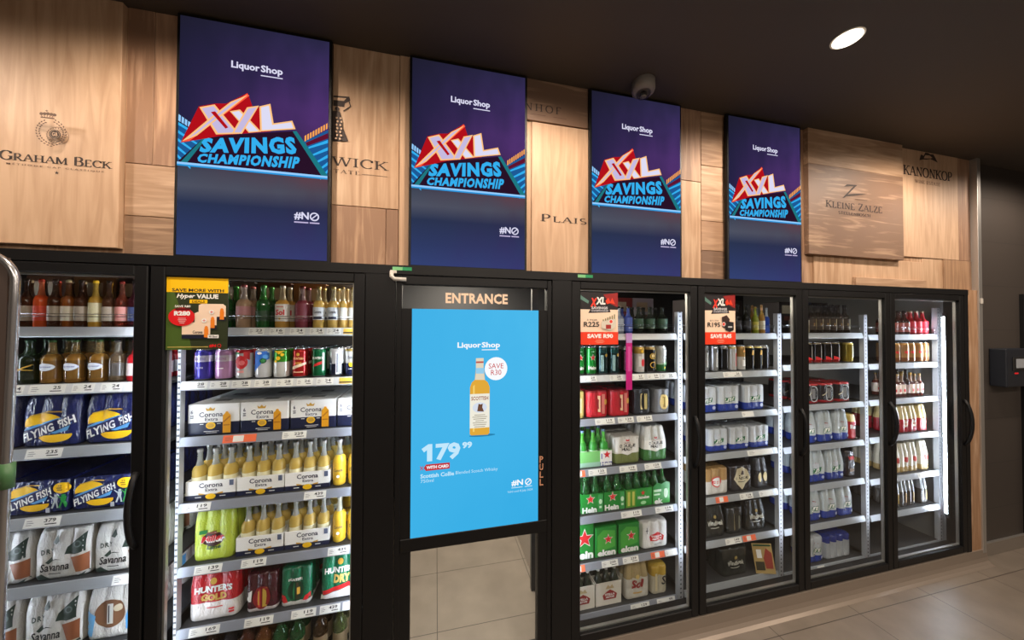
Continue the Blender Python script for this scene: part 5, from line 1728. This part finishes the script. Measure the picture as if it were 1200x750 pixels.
pack('malt_bottle_pack', .162, .13, .198, 3, [(0, film(64, 120, 64)), (.34, film(224, 226, 222))], 'bottle', a, amp=.008)
HG = mat('card_green', S(28, 128, 48), .35)
HGL = mat('card_lightgreen', S(120, 180, 70), .35)
GBG = (bglass(40, 110, 50, .75), bglass(18, 84, 34, .92), tin(60, 130, 70), print_mat(40, 130, 60), None)
a = Art(-.0002).star(-.012, .076, .030, WHT, .42).star(-.012, .076, .025, RD, .42).text('Hein', -.062, .026, .002, .034, WHT, .05).rect(.034, .064, 0, .10, print_mat(60, 150, 80)).disc(.049, .058, .010, print_mat(200, 226, 200), .014).rect(.042, .056, .022, .034, print_mat(200, 226, 200))
basket('star_six_pack', .132, .125, .104, .212, 2, HG, HG, 0, a, GBG)
a = Art(-.0002).rect(-.086, -.020, 0, .10, print_mat(90, 150, 50)).rect(-.074, -.058, .01, .09, print_mat(190, 190, 90)).rect(-.044, -.030, .01, .09, print_mat(190, 190, 90)).star(.026, .076, .016, RD, .42).text('Heineken', -.008, .066, .042, .060, WHT, .03).disc(.028, .020, .018, print_mat(160, 214, 160), .010)
basket('gold_green_six_pack', .172, .125, .102, .212, 3, HG, mat('card_green_b', S(40, 140, 54), .35), 0, a, GBG)
a = Art(-.0002).rect(-.05, .0, .07, .085, print_mat(200, 230, 200)).rect(-.05, -.01, .05, .06, print_mat(200, 230, 200)).disc(.03, .06, .014, print_mat(190, 220, 190), .03).text('ek', -.048, .010, .0, .032, WHT, .05).poly([(-.057, .085), (.057, .085), (.057, .120), (.03, .128), (.0, .115), (-.03, .125), (-.057, .105)], HG)
basket('light_green_six_pack', .114, .125, .102, .210, 2, HG, mat('card_green_c', S(64, 156, 70), .35), 0, a, GBG)
a = Art(-.0002).star(.018, .118, .058, WHT, .42).star(.018, .118, .049, RD, .42).text('Hein', -.062, .070, .006, .052, WHT, .05)
box_pack('big_star_carton', .150, .24, .222, HG, HG, 0, a)
a = Art(-.0002).poly([(-.055, .03), (.055, .05), (.055, .14), (-.02, .15), (-.055, .12)], mat('card_green_d', S(70, 160, 60), .35)).star(.012, .096, .031, WHT, .42).star(.012, .096, .026, RD, .42).text('eken', -.054, .058, .006, .042, WHT, .05)
box_pack('star_carton', .134, .23, .166, HG, HG, 0, a)
KIND['star_carton']['parts'].append(('hand_slot', MB().box(-.03, .03, .08, .12, .1655, .1665, print_mat(70, 90, 70)).mesh('slot'), 0, (0, 0, 0)))
a = Art().poly([(-.030, .040), (.050, .040), (.056, .066), (.034, .080), (.010, .092), (-.014, .080), (-.036, .066)], RD).text('STELLA', -.026, .046, .060, .072, WHT, .04).text('ARTOIS', -.022, .042, .046, .057, WHT, .04).rect(-.060, -.056, .09, .125, BLKI).rect(-.066, -.050, .104, .108, BLKI).rect(-.01, .04, .018, .028, print_mat(170, 170, 170))
pack('white_red_can_pack', .178, .20, .150, 3, [(0, film(222, 222, 220))], 'can', a, amp=.012)
STB = (bglass(60, 66, 56, .9), bglass(40, 46, 36, .95), tin(206, 206, 204), print_mat(206, 206, 200), print_mat(214, 214, 212))
a = Art(-.0002).poly([(-.030, .030), (.044, .030), (.052, .056), (.030, .072), (.008, .084), (-.016, .072), (-.038, .056)], print_mat(150, 40, 40)).text('STELLA', -.024, .038, .052, .064, WHT, .04).text('ARTOIS', -.020, .034, .038, .049, WHT, .04).poly([(-.02, .09), (.034, .09), (.02, .112), (.008, .10), (-.006, .112)], print_mat(190, 170, 130))
basket('white_red_six_pack', .158, .125, .126, .218, 3, CARDW, mat('card_cream', S(220, 216, 206), .35), 0, a, STB)
a = Art().text('Sol', -.040, .040, .058, .104, print_mat(150, 50, 50), .05, .15).rect(-.03, .03, .03, .036, GLD).disc(0, .122, .012, print_mat(206, 180, 110))
pack('sun_pack', .156, .14, .204, 3, [(0, film(204, 200, 190)), (.56, film(168, 150, 110))], 'bottle', a, amp=.008)
a = Art().text('S', .012, .040, .050, .100, BLKI, .02, .1).rect(-.032, -.018, .02, .12, print_mat(214, 200, 160))
pack('gold_top_pack', .106, .13, .158, 2, [(0, film(196, 188, 166)), (.66, film(190, 156, 60))], 'can', a, amp=.010)

# ---- R195 cooler packs
def lite_art(h, w, s=1.0, x=0.0):
    a = Art()
    a.disc(x, h * .64, .030 * s, print_mat(190, 196, 204), .022 * s).rect(x - .018 * s, x + .018 * s, h * .72, h * .75, print_mat(150, 50, 50))
    a.poly([(x - .040 * s, h * .34), (x + .038 * s, h * .40), (x + .042 * s, h * .58), (x - .036 * s, h * .52)], print_mat(20, 100, 60))
    a.textq('LITE', [(x - .032 * s, h * .50), (x - .036 * s, h * .36), (x + .034 * s, h * .42), (x + .038 * s, h * .56)], WHT, .06, .1)
    a.disc(x + .050 * s, h * .18, .011 * s, print_mat(170, 180, 214))
    return a


LT, LBL = film(196, 202, 208), film(40, 62, 150)
pack('lite_can_pack', .160, .14, .158, 3, [(0, LBL), (.30, LT)], 'can', lite_art(.158, .16), amp=.010)
pack('lite_can_pack_low', .150, .14, .138, 3, [(0, LBL), (.26, LT)], 'can', lite_art(.138, .15, .9), amp=.010)
pack('amber_pack', .182, .13, .156, 3, [(0, film(214, 212, 206)), (.52, film(176, 140, 90))], 'can', Art().disc(0, .076, .036, print_mat(206, 60, 50), .034).disc(0, .076, .029, WHT, .027).rect(-.03, .03, .066, .082, RD).text('Amstel', -.026, .026, .070, .079, WHT, .03), amp=.010)
pack('dark_diamond_pack', .172, .13, .158, 3, [(0, film(40, 36, 40))], 'can', Art().poly([(-.064, .078), (0, .008), (.064, .078), (.040, .130), (0, .152), (-.040, .130)], print_mat(200, 190, 160)).text('CASTLE', -.046, .046, .072, .088, BLKI, .04).rect(-.030, .030, .056, .060, BLKI).poly([(-.012, .102), (.014, .102), (.010, .124), (-.002, .130)], print_mat(60, 44, 40)), amp=.008)
pack('dark_bottle_pack', .104, .13, .188, 2, [(0, film(40, 40, 44)), (.6, film(60, 60, 64))], 'bottle', Art().disc(-.020, .070, .014, print_mat(206, 190, 140), .030).disc(.022, .072, .014, print_mat(206, 190, 140), .030), amp=.008)


def windhoek_art(h, s=1.0):
    a = Art()
    a.text('Windhoek', -.056 * s, .056 * s, h * .38, h * .54, print_mat(200, 200, 190), .03)
    a.rect(-.030 * s, .030 * s, h * .28, h * .31, print_mat(170, 170, 160))
    a.disc(0, h * .66, .010 * s, print_mat(150, 130, 70))
    return a


DKP = film(34, 36, 34)
pack('black_gothic_pack', .150, .13, .186, 3, [(0, DKP)], 'bottle', windhoek_art(.186), amp=.008)
pack('black_narrow_pack', .118, .13, .160, 2, [(0, DKP)], 'can', Art().rect(-.012, .0, .02, .12, print_mat(130, 120, 90)).rect(.02, .03, .03, .11, print_mat(110, 110, 100)), amp=.010)
pack('black_wide_pack', .200, .13, .168, 3, [(0, film(30, 34, 30))], 'can', windhoek_art(.168, 1.1), amp=.008)

# ---- the two far coolers' packs
pack('black_red_pack', .124, .13, .134, 2, [(0, film(150, 30, 36)), (.14, film(34, 30, 32)), (.90, film(170, 40, 44))], 'can', Art().ring(.010, .064, .036, .006, print_mat(180, 184, 186), .054).rect(-.004, .018, .03, .10, print_mat(110, 110, 112)).line(-.05, .05, -.01, .075, .006, print_mat(190, 180, 150)), amp=.008)
pack('lite_bottle_pack', .136, .13, .214, 2, [(0, LBL), (.24, film(186, 196, 200))], 'bottle', lite_art(.170, .136, .85), amp=.010)
pack('lite_bottle_pack_wide', .160, .13, .214, 3, [(0, LBL), (.24, film(186, 196, 200))], 'bottle', lite_art(.170, .16, .9), amp=.010)
pack('red_gold_pack', .070, .12, .172, 1, [(0, film(180, 36, 40)), (.70, film(206, 176, 90))], 'slope', Art().text('Red', -.026, .026, .07, .10, WHT, .04), amp=.006)
pack('dark_slim_pack', .080, .12, .180, 1, [(0, film(44, 36, 36))], 'slope', Art().text('WIN', -.028, .028, .120, .146, RD, .05).rect(-.02, .02, .04, .06, print_mat(130, 110, 90)), amp=.006)
pack('lite_can_pack_small', .140, .13, .162, 2, [(0, LBL), (.26, film(190, 196, 204))], 'can', lite_art(.162, .14, .9), amp=.012)
pack('blue_lid_can_pack', .236, .13, .150, 4, [(0, film(176, 182, 190)), (.72, film(40, 56, 140))], 'can', None, amp=.016)
pack('red_yellow_pack', .086, .12, .196, 2, [(0, film(160, 34, 44)), (.5, film(206, 186, 130))], 'bottle', Art().disc(.0, .066, .022, print_mat(230, 220, 200), .026).text('Red', -.016, .018, .058, .072, RD, .03), amp=.008)
pack('cream_gold_pack', .088, .12, .212, 2, [(0, film(176, 150, 96)), (.2, film(206, 200, 180))], 'bottle', Art().rect(-.026, -.012, .04, .12, print_mat(240, 236, 220)).disc(.014, .092, .016, print_mat(180, 60, 50), .020), amp=.009)
pack('dark_silver_pack', .078, .12, .200, 2, [(0, film(70, 66, 62)), (.55, film(130, 134, 138))], 'bottle', Art().rect(-.02, -.008, .03, .12, print_mat(200, 204, 206)).rect(.012, .02, .03, .10, print_mat(190, 160, 90)), amp=.009)
# ---- things stored behind the bottles on the top shelves
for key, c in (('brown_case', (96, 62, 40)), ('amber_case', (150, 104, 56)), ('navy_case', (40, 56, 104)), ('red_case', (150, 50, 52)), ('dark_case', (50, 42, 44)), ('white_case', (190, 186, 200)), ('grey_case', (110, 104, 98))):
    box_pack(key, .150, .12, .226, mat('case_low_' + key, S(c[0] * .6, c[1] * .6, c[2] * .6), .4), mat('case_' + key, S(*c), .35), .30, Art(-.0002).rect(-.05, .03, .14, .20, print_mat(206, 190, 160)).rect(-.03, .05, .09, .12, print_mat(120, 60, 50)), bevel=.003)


# ------------------------------------------------------------------ stocking the shelves
def place(key, x, y, z, label, group, sx=1.0):
    K = KIND[key]
    made = []
    for i, (nm, me, par, loc) in enumerate(K['parts']):
        o = bpy.data.objects.new(nm if i else K['name'], me)
        COL.objects.link(o)
        if i == 0:
            o.location = (x, y, z + 0.0006)
            if sx != 1.0:
                o.scale = (sx, sx, 1.0)
            tag(o, label, K['cat'], group)
        else:
            o.parent = made[par]
            o.location = loc
        made.append(o)
    return made[0]


STOCK = [
    # bay, shelf, rows, row pitch, [(kind, description, x)]
    (1, 0, 2, .06, [('bottle_amber', 'amber bottle', -1.640), ('bottle_brown', 'brown bottle', -1.595), ('bottle_orange', 'orange bottle', -1.551), ('bottle_brown', 'pale-labelled brown bottle', -1.508), ('bottle_amber', 'amber bottle', -1.466), ('bottle_brown', 'brown bottle', -1.424), ('bottle_yellow_label', 'tall-labelled yellow bottle', -1.378), ('bottle_brown', 'brown bottle', -1.334), ('bottle_red_white', 'bottle with pink label', -1.290), ('bottle_dark_red', 'dark red bottle', -1.247)]),
    (1, 1, 3, .064, [('bottle_gold_script', 'dark green bottle with gold script', -1.652), ('bottle_gold_script', 'dark bottle with gold script', -1.588), ('bottle_oval', 'amber bottle with pale oval label', -1.520), ('bottle_oval', 'amber bottle with pale oval label', -1.446), ('bottle_oval', 'amber bottle with pale oval label', -1.368), ('bottle_clear_brown', 'unlabelled smoky bottle', -1.304), ('bottle_red', 'bright red bottle', -1.243), ('bottle_red', 'red bottle', -1.185)]),
    (1, 2, 2, .25, [('blue_pack_tall', 'tall blue film pack of bottles', -1.690), ('blue_pack_tall', 'tall blue film pack of bottles', -1.500), ('blue_pack_tall', 'tall blue film pack of bottles', -1.305)]),
    (1, 3, 2, .27, [('blue_pack_flat', 'flat blue film pack', -1.735), ('blue_pack_flat', 'flat blue film pack', -1.534), ('blue_pack_flat', 'flat blue film pack', -1.330)]),
    (1, 4, 2, .25, [('cider_pack', 'white and brown cider film pack', -1.640), ('cider_pack', 'white and brown cider film pack', -1.455), ('cider_pack', 'white and brown cider film pack', -1.270)]),
    (1, 5, 2, .255, [('cider_pack_large', 'large white cider film pack', -1.672), ('cider_pack_large', 'large white cider film pack', -1.478), ('cider_pack_blue', 'white cider pack with blue panels', -1.288)]),
    (2, 0, 2, .075, [('bottle_pink_clear', 'clear bottle with pink label', -.990), ('bottle_green', 'green bottle', -.922), ('bottle_pink_clear', 'clear bottle with pink label', -.852), ('bottle_green', 'green bottle', -.775), ('bottle_white_label', 'clear bottle with tall white label', -.697), ('bottle_maroon', 'bottle with tall maroon label', -.615), ('bottle_white_blue', 'bottle with white and navy label', -.543), ('bottle_white_blue', 'bottle with white and navy label', -.480), ('bottle_small_label', 'slim bottle with cream label', -.436), ('bottle_small_label', 'slim bottle with cream label', -.396)]),
    (2, 1, 4, .070, [('can_violet', 'violet can with white band', -1.002), ('can_pink', 'pink can with white band', -.925), ('can_redcircle', 'white can with big red circle', -.847), ('can_blue', 'white can with slanting blue top', -.771), ('can_green_top', 'white can with green top', -.697), ('can_red', 'red can with cream sash', -.620), ('can_green_red', 'green can with red sash', -.540), ('can_navy', 'white can with navy foot', -.465), ('can_white_navy', 'white and navy can with yellow dot', -.395)]),
    (2, 2, 4, .138, [('beer_carton', 'white-navy beer carton with printed can', -.945), ('beer_carton', 'white-navy beer carton with printed can', -.750), ('beer_carton', 'white-navy beer carton with printed can', -.553), ('beer_carton', 'white-navy beer carton cut by the frame', -.357)]),
    (2, 3, 2, .13, [('beer_six_pack', 'white open six-pack of clear bottles', -.951), ('beer_six_pack', 'white open six-pack of clear bottles', -.762), ('beer_six_pack', 'white open six-pack of clear bottles', -.574), ('bottle_yellow_foot', 'single bottle of yellow beer', -.446), ('bottle_yellow_foot', 'single bottle of yellow beer', -.380)]),
    (2, 4, 2, .17, [('lime_pack', 'lime green film pack', -.941), ('beer_six_pack', 'white open six-pack of clear bottles', -.762), ('beer_six_pack', 'white open six-pack of clear bottles', -.572), ('bottle_yellow_foot', 'single bottle of yellow beer', -.444), ('bottle_yellow_foot', 'single bottle of yellow beer', -.379)]),
    (2, 5, 2, .19, [('red_cider_pack', 'red and white cider film pack', -.935), ('dark_red_pack', 'small dark red pack with window', -.752), ('green_cider_pack', 'small green can pack with oval window', -.617), ('green_dry_pack', 'large green and red cider film pack', -.430)]),
    (2, 6, 2, .07, [('neck_red', 'bottle with red cap', -.960), ('neck_dark', 'dark bottle with grey cap', -.890), ('neck_orange', 'bottle with orange neck foil', -.822), ('neck_amber', 'amber bottle', -.754), ('neck_green', 'dark green bottle', -.687), ('neck_green', 'dark green bottle', -.618), ('neck_gold', 'bottle with gold neck foil', -.520), ('neck_white', 'bottle with white cap', -.437)]),
    (4, 0, 2, .066, [('bottle_silver_blue', 'silver-blue labelled bottle', .90), ('bottle_silver_blue', 'silver-blue labelled bottle', .975), ('bottle_silver_blue', 'silver-blue labelled bottle', 1.045), ('bottle_blue', 'slim blue bottle', 1.105), ('bottle_dark_green', 'dark bottle with green label', 1.177), ('bottle_dark_green', 'dark bottle with green label', 1.255), ('bottle_dark_green', 'dark bottle with green label', 1.340)]),
    (4, 1, 3, .070, [('can_star', 'green can with red star', .791), ('can_star', 'green can with red star', .866), ('can_teal', 'dark teal can', .938), ('can_teal', 'dark teal can', 1.012), ('can_magenta', 'black can with barcode', 1.100), ('can_gold_red', 'white and gold can with red mark', 1.180), ('can_black_gold', 'black can with gold rings', 1.255), ('can_silver_green', 'silver can with green foot', 1.331)]),
    (4, 2, 2, .14, [('gold_can_pack', 'pale gold can pack', .776), ('red_can_pack', 'red can pack', .898), ('red_can_pack', 'red can pack', 1.040), ('dark_oval_pack', 'charcoal can pack with oval window', 1.186), ('grey_oval_pack', 'grey can pack with gold oval', 1.318)]),
    (4, 3, 2, .135, [('blue_cap_six_pack', 'six-pack of blue-capped green bottles', .880), ('malt_can_pack', 'short cream can pack with pointed label', 1.084), ('malt_bottle_pack', 'tall pale bottle pack with pointed label', 1.272)]),
    (4, 4, 2, .135, [('star_six_pack', 'green open carrier with red star', .862), ('star_six_pack', 'green open carrier with red star', 1.000), ('gold_green_six_pack', 'wide green carrier with yellow side panels', 1.158), ('light_green_six_pack', 'light green carrier with wavy edge', 1.308)]),
    (4, 5, 2, .25, [('big_star_carton', 'tall green carton with large star', .797), ('star_carton', 'green carton with red star', .948), ('star_carton', 'green carton with red star', 1.094), ('white_red_can_pack', 'white can pack with red badge', 1.268)]),
    (4, 6, 2, .15, [('white_red_six_pack', 'white carrier of silver-necked bottles', .797), ('white_red_six_pack', 'white carrier of silver-necked bottles', .963), ('sun_pack', 'gold and white film bottle pack', 1.150), ('gold_top_pack', 'gold-topped can pack', 1.297)]),
    (5, 0, 2, .066, [('bottle_black', 'black bottle', 1.690), ('bottle_black', 'black bottle', 1.758), ('bottle_black', 'black bottle', 1.826), ('bottle_black', 'black bottle', 1.896), ('bottle_black', 'black bottle', 1.968), ('bottle_yellow_green', 'yellow-green bottle', 2.034), ('bottle_gold', 'gold bottle with pink neck', 2.086), ('bottle_blue_foot', 'bottle with bright blue base', 2.124)]),
    (5, 1, 2, .070, [('can_plain_silver', 'plain silver can', 1.640), ('can_plain_silver', 'plain silver can', 1.711), ('can_dark', 'dark can', 1.784), ('can_white_red', 'white can with red upright stripe', 1.851), ('can_gold_white', 'gold over white can', 1.921), ('can_black_yellow', 'black can with gold mark', 1.990), ('can_black_yellow', 'black can with gold mark', 2.057), ('can_dark', 'dark can', 2.112)]),
    (5, 2, 2, .15, [('lite_can_pack', 'silver and blue can pack', 1.635), ('lite_can_pack', 'silver and blue can pack', 1.806), ('lite_can_pack', 'silver and blue can pack', 2.005)]),
    (5, 3, 2, .15, [('lite_can_pack_low', 'short silver and blue can pack', 1.722), ('lite_can_pack_low', 'short silver and blue can pack', 1.888), ('lite_can_pack_low', 'short silver and blue can pack', 2.048)]),
    (5, 4, 2, .14, [('amber_pack', 'gold-white can pack with red badge', 1.708), ('dark_diamond_pack', 'dark can pack with diamond label', 1.898), ('dark_bottle_pack', 'dark bottle pack with gold ovals', 2.062)]),
    (5, 5, 2, .14, [('black_gothic_pack', 'black bottle pack with pale lettering', 1.692), ('black_narrow_pack', 'narrow black can pack', 1.848), ('black_gothic_pack', 'black bottle pack with pale lettering', 2.012)]),
    (5, 6, 2, .14, [('black_wide_pack', 'wide black can pack', 1.845)]),
    (6, 0, 2, .062, [('bottle_blue_top', 'short bottle with blue top', 2.462), ('bottle_long_dark', 'long-necked dark bottle', 2.526), ('bottle_long_dark', 'long-necked dark bottle', 2.588), ('bottle_long_dark', 'long-necked dark bottle', 2.650), ('bottle_long_dark', 'long-necked dark bottle', 2.713), ('bottle_long_dark', 'long-necked dark bottle', 2.776), ('bottle_long_dark', 'long-necked dark bottle', 2.838)]),
    (6, 1, 2, .066, [('can_black_red', 'black can with red foot', 2.485), ('can_black_red', 'black can with red foot', 2.570), ('can_black_red', 'black can with red foot', 2.662), ('can_black_red', 'black can with red foot', 2.736), ('can_yellow', 'yellow can', 2.866)]),
    (6, 2, 2, .14, [('black_red_pack', 'black and red can pack', 2.497), ('black_red_pack', 'black and red can pack', 2.636), ('black_red_pack', 'black and red can pack', 2.786)]),
    (6, 3, 2, .14, [('lite_bottle_pack', 'silver and blue bottle pack', 2.470), ('lite_bottle_pack', 'silver and blue bottle pack', 2.616), ('lite_bottle_pack', 'silver and blue bottle pack', 2.766), ('red_gold_pack', 'narrow red and gold pack', 2.872)]),
    (6, 4, 2, .14, [('lite_bottle_pack_wide', 'silver and blue bottle pack', 2.530), ('lite_bottle_pack_wide', 'silver and blue bottle pack', 2.704), ('dark_slim_pack', 'slim dark pack with red lettering', 2.850)]),
    (6, 5, 2, .14, [('lite_bottle_pack', 'silver and blue bottle pack', 2.500), ('lite_bottle_pack', 'silver and blue bottle pack', 2.650), ('lite_bottle_pack', 'silver and blue bottle pack', 2.796)]),
    (6, 6, 1, .14, [('lite_can_pack_small', 'rounded silver and blue can pack', 2.514), ('blue_lid_can_pack', 'silver can pack under blue film', 2.716)]),
    (7, 0, 2, .062, [('bottle_brown_red', 'brown bottle with dull pink label', 3.320), ('bottle_brown_red', 'brown bottle with dull pink label', 3.384), ('bottle_brown_red', 'brown bottle with dull pink label', 3.447), ('bottle_bright_red', 'red-labelled bottle', 3.513), ('bottle_bright_red', 'red-labelled bottle', 3.584), ('bottle_bright_red', 'red-labelled bottle', 3.652)]),
    (7, 1, 2, .066, [('can_amber', 'brown and cream can', 3.335), ('can_amber', 'brown and cream can', 3.430), ('can_amber', 'brown and cream can', 3.497), ('can_amber', 'brown and cream can', 3.585), ('can_amber', 'brown and cream can', 3.653)]),
    (7, 2, 3, .048, [('bottle_cream_red', 'small cream-labelled bottle', 3.303), ('bottle_cream_red', 'small cream-labelled bottle', 3.349), ('bottle_cream_red', 'small cream-labelled bottle', 3.395), ('bottle_tall_dark', 'taller dark bottle', 3.440), ('bottle_cream_red', 'small cream-labelled bottle', 3.486), ('bottle_cream_red', 'small cream-labelled bottle', 3.536), ('bottle_cream_red', 'small cream-labelled bottle', 3.588)]),
    (7, 3, 2, .13, [('red_yellow_pack', 'red and straw-coloured bottle pack', 3.300), ('red_yellow_pack', 'red and straw-coloured bottle pack', 3.392), ('red_yellow_pack', 'red and straw-coloured bottle pack', 3.482), ('red_yellow_pack', 'red and straw-coloured bottle pack', 3.590)]),
    (7, 4, 2, .13, [('cream_gold_pack', 'cream and gold bottle pack', 3.295), ('cream_gold_pack', 'cream and gold bottle pack', 3.386), ('cream_gold_pack', 'cream and gold bottle pack', 3.478), ('cream_gold_pack', 'cream and gold bottle pack', 3.600)]),
    (7, 5, 2, .13, [('dark_silver_pack', 'dark and silver bottle pack', 3.290), ('dark_silver_pack', 'dark and silver bottle pack', 3.372), ('dark_silver_pack', 'dark and silver bottle pack', 3.453), ('dark_silver_pack', 'dark and silver bottle pack', 3.590)]),
]
for (bay, k, rows, pitch, items) in STOCK:
    bname = BAYS[bay][0]
    n = len(items)
    sx = 1.0
    for i in range(n - 1):
        gap = items[i + 1][2] - items[i][2]
        need = (KIND[items[i][0]]['w'] + KIND[items[i + 1][0]]['w']) / 2
        sx = min(sx, gap / need * .985)
    for i, (key, desc, x) in enumerate(items):
        K = KIND[key]
        idx = n - 1 - i if bay <= 2 else i
        place_txt = '%s from entrance on %s of %s' % (ORD[idx], SHELFNAME[k], bname)
        grp = '%ss on the %s of the %s' % (K['cat'], SHELFNAME[k], bname)
        p = max(pitch, K['d'] * sx * 1.02)
        nr = rows
        if K['cat'] in ('six-pack', 'shrink pack', 'carton') and YF + p * nr > YL + DEPTH - .01:
            nr = int((YL + DEPTH - .01 - YF) / p)
        for r in range(nr):
            if r == 0:
                lab = '%s, %s' % (desc, place_txt)
            else:
                where = 'directly behind' if r == 1 else '%s rows behind' % ('two', 'three')[r - 2]
                lab = '%s %s the %s from entrance, %s, %s' % (K['cat'], where, ORD[idx], SHELFNAME[k], bname)
            place(key, x, YF + r * p, ZS[bay][k], lab, grp, sx)

# cases stacked behind the top-shelf bottles
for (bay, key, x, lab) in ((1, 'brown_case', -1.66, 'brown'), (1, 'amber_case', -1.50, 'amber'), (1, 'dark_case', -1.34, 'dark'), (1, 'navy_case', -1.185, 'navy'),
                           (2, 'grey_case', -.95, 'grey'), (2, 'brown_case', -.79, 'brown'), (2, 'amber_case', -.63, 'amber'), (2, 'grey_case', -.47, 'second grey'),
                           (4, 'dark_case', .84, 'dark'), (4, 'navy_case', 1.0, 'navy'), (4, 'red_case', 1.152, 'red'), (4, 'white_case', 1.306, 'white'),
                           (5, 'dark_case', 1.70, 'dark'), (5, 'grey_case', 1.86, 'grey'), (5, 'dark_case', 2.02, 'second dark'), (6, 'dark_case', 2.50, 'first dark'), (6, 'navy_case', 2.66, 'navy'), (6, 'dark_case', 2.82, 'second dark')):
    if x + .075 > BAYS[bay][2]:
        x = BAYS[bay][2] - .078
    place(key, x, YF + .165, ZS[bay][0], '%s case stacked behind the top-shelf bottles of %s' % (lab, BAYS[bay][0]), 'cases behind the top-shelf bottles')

# hanging strip and leaning card
o = put('shelf_talker', MB().box(1.046, 1.084, YL - 0.0215, YL - 0.0200, 1.335, 1.655, print_mat(206, 24, 130)).mesh())
tag(o, 'magenta plastic strip hanging down two shelves of the R225 cooler', 'strip')
a = Art(YL - 0.0216)
a.rect(1.046, 1.084, 1.60, 1.655, print_mat(200, 150, 214)).rect(1.056, 1.074, 1.44, 1.58, print_mat(226, 90, 170))
put('strip_print', a.mesh('print'), o)
me = MB().box(-.056, .056, 0, .002, 0, .175, print_mat(176, 150, 96)).mesh()
o = put('shelf_card', me, None, (2.040, .128, .135))
o.rotation_euler = (math.radians(-7), math.radians(-6), math.radians(-24))
tag(o, 'tan advertising card leaning on the lowest shelf of the R195 cooler', 'card')
a = Art(-0.0003).rect(-.036, -.008, .09, .14, WHT).poly([(.006, .03), (.046, .03), (.05, .12), (.02, .15), (.0, .09)], print_mat(150, 60, 50)).rect(-.05, .0, .02, .07, print_mat(60, 56, 40)).rect(-.05, .05, .160, .170, DG)
put('card_print', a.mesh('print'), o)

# ------------------------------------------------------------------ ceiling fittings
def downlight(x, y, label):
    m = MB().lathe([(.055, CEIL - .004, WHITEPLASTIC), (.055, CEIL, WHITEPLASTIC)], 28, 0, 0).mesh('rim')
    o = put('ceiling_downlight', m, None, (x, y, 0))
    tag(o, label, 'downlight', 'ceiling downlights')
    l = MB().lathe([(.047, CEIL - .0065, glow(255, 240, 214, 9.0)), (.047, CEIL - .0042, glow(255, 240, 214, 9.0))], 28, 0, 0).mesh('lens')
    put('lens', l, o)['label'] = 'glowing round lens'


downlight(1.70, -.515, 'lit round downlight in the dark ceiling')
CAMG = mat('camera_grey', (0.30, 0.27, 0.24, 1), 0.45)
m = MB().lathe([(.056, CEIL, CAMG), (.056, CEIL - .040, CAMG), (.052, CEIL - .052, CAMG), (.036, CEIL - .056, CAMG)], 28).mesh('housing')
o = put('security_camera', m, None, (1.012, -.090, 0))
tag(o, 'small grey domed security camera under the ceiling over third screen', 'camera')
pr = []
for i in range(9):
    an = math.radians(90 * i / 8)
    pr.append((max(.0012, .035 * math.cos(an)), CEIL - .0555 - .030 * math.sin(an), bglass(26, 26, 28, .45)))
put('dome', MB().lathe(pr, 24).mesh('dome'), o)['label'] = 'smoked clear dome'
m = MB().lathe([(.016, CEIL - .056, BLACK2), (.016, CEIL - .074, WHITEPLASTIC), (.010, CEIL - .080, BLACK2)], 16).mesh('lens')
put('lens', m, o)

# ------------------------------------------------------------------ terminal on the dark wall and the metal rail
m = MB().box(4.070, 4.40, -0.030, 0.050, 1.255, 1.535, mat('terminal_blue_grey', (0.010, 0.013, 0.020, 1), 0.45), 0.006, 2)
o = put('wall_terminal', m.mesh())
tag(o, 'dark boxy terminal mounted on the dark tiled wall', 'terminal')
put('screen', MB().box(4.135, 4.34, -0.036, -0.029, 1.375, 1.475, BLACK2, 0.003, 1).box(4.165, 4.31, -0.0375, -0.035, 1.395, 1.462, mat('terminal_grey', (0.35, 0.38, 0.42, 1), 0.3)).mesh(), o)
put('indicator', MB().box(4.16, 4.20, -0.032, -0.029, 1.350, 1.360, glow(214, 40, 40, 1.0)).mesh(), o)['label'] = 'small red indicator light'
o = put('wall_switch', MB().box(3.838, 3.862, -0.012, -0.006, 1.865, 1.905, WHITEPLASTIC, 0.002, 1).mesh())
tag(o, 'tiny white sensor box on the metal corner trim', 'sensor')

o = empty('metal_display_stand', (-1.45, -.30, 0), 'rounded bare metal stand cut off by the picture edge, before crest-panel cooler', 'stand')
m = MB()
pts = [(.258, 0, .012), (.272, 0, 1.20), (.282, 0, 1.760)]
R = .085
cx, cz = .284 - R, 1.815
for i in range(1, 11):
    an = math.radians(9 * i)
    pts.append((cx + R * math.cos(an), 0, cz + R * math.sin(an)))
pts += [(-.20, 0, cz + R)]
for i in range(1, 11):
    an = math.radians(90 + 9 * i)
    pts.append((-.20 + R * math.cos(an), 0, cz + R * math.sin(an)))
pts += [(-.27, 0, 1.20), (-.256, 0, .012)]
m.tube(pts, .0095, CHROME, 14)
put('tube_frame', m.mesh(), o)
m = MB()
m.box(-.262, .268, -.003, .003, 0.25, 1.885, mat('stand_panel', (0.07, 0.05, 0.042, 1), 0.5))
put('panel', m.mesh(), o)
put('foot', MB().box(.18, .31, -.18, .18, 0, .014, CHROME, .004).mesh(), o)
put('foot', MB().box(-.31, -.19, -.18, .18, 0, .014, CHROME, .004).mesh(), o)
m = MB().tube([(.2755, 0, 1.235), (.2765, 0, 1.305)], .0135, mat('green_sleeve', S(70, 110, 70), .4), 14)
put('sleeve', m.mesh(), o)['label'] = 'green plastic sleeve round the tube'
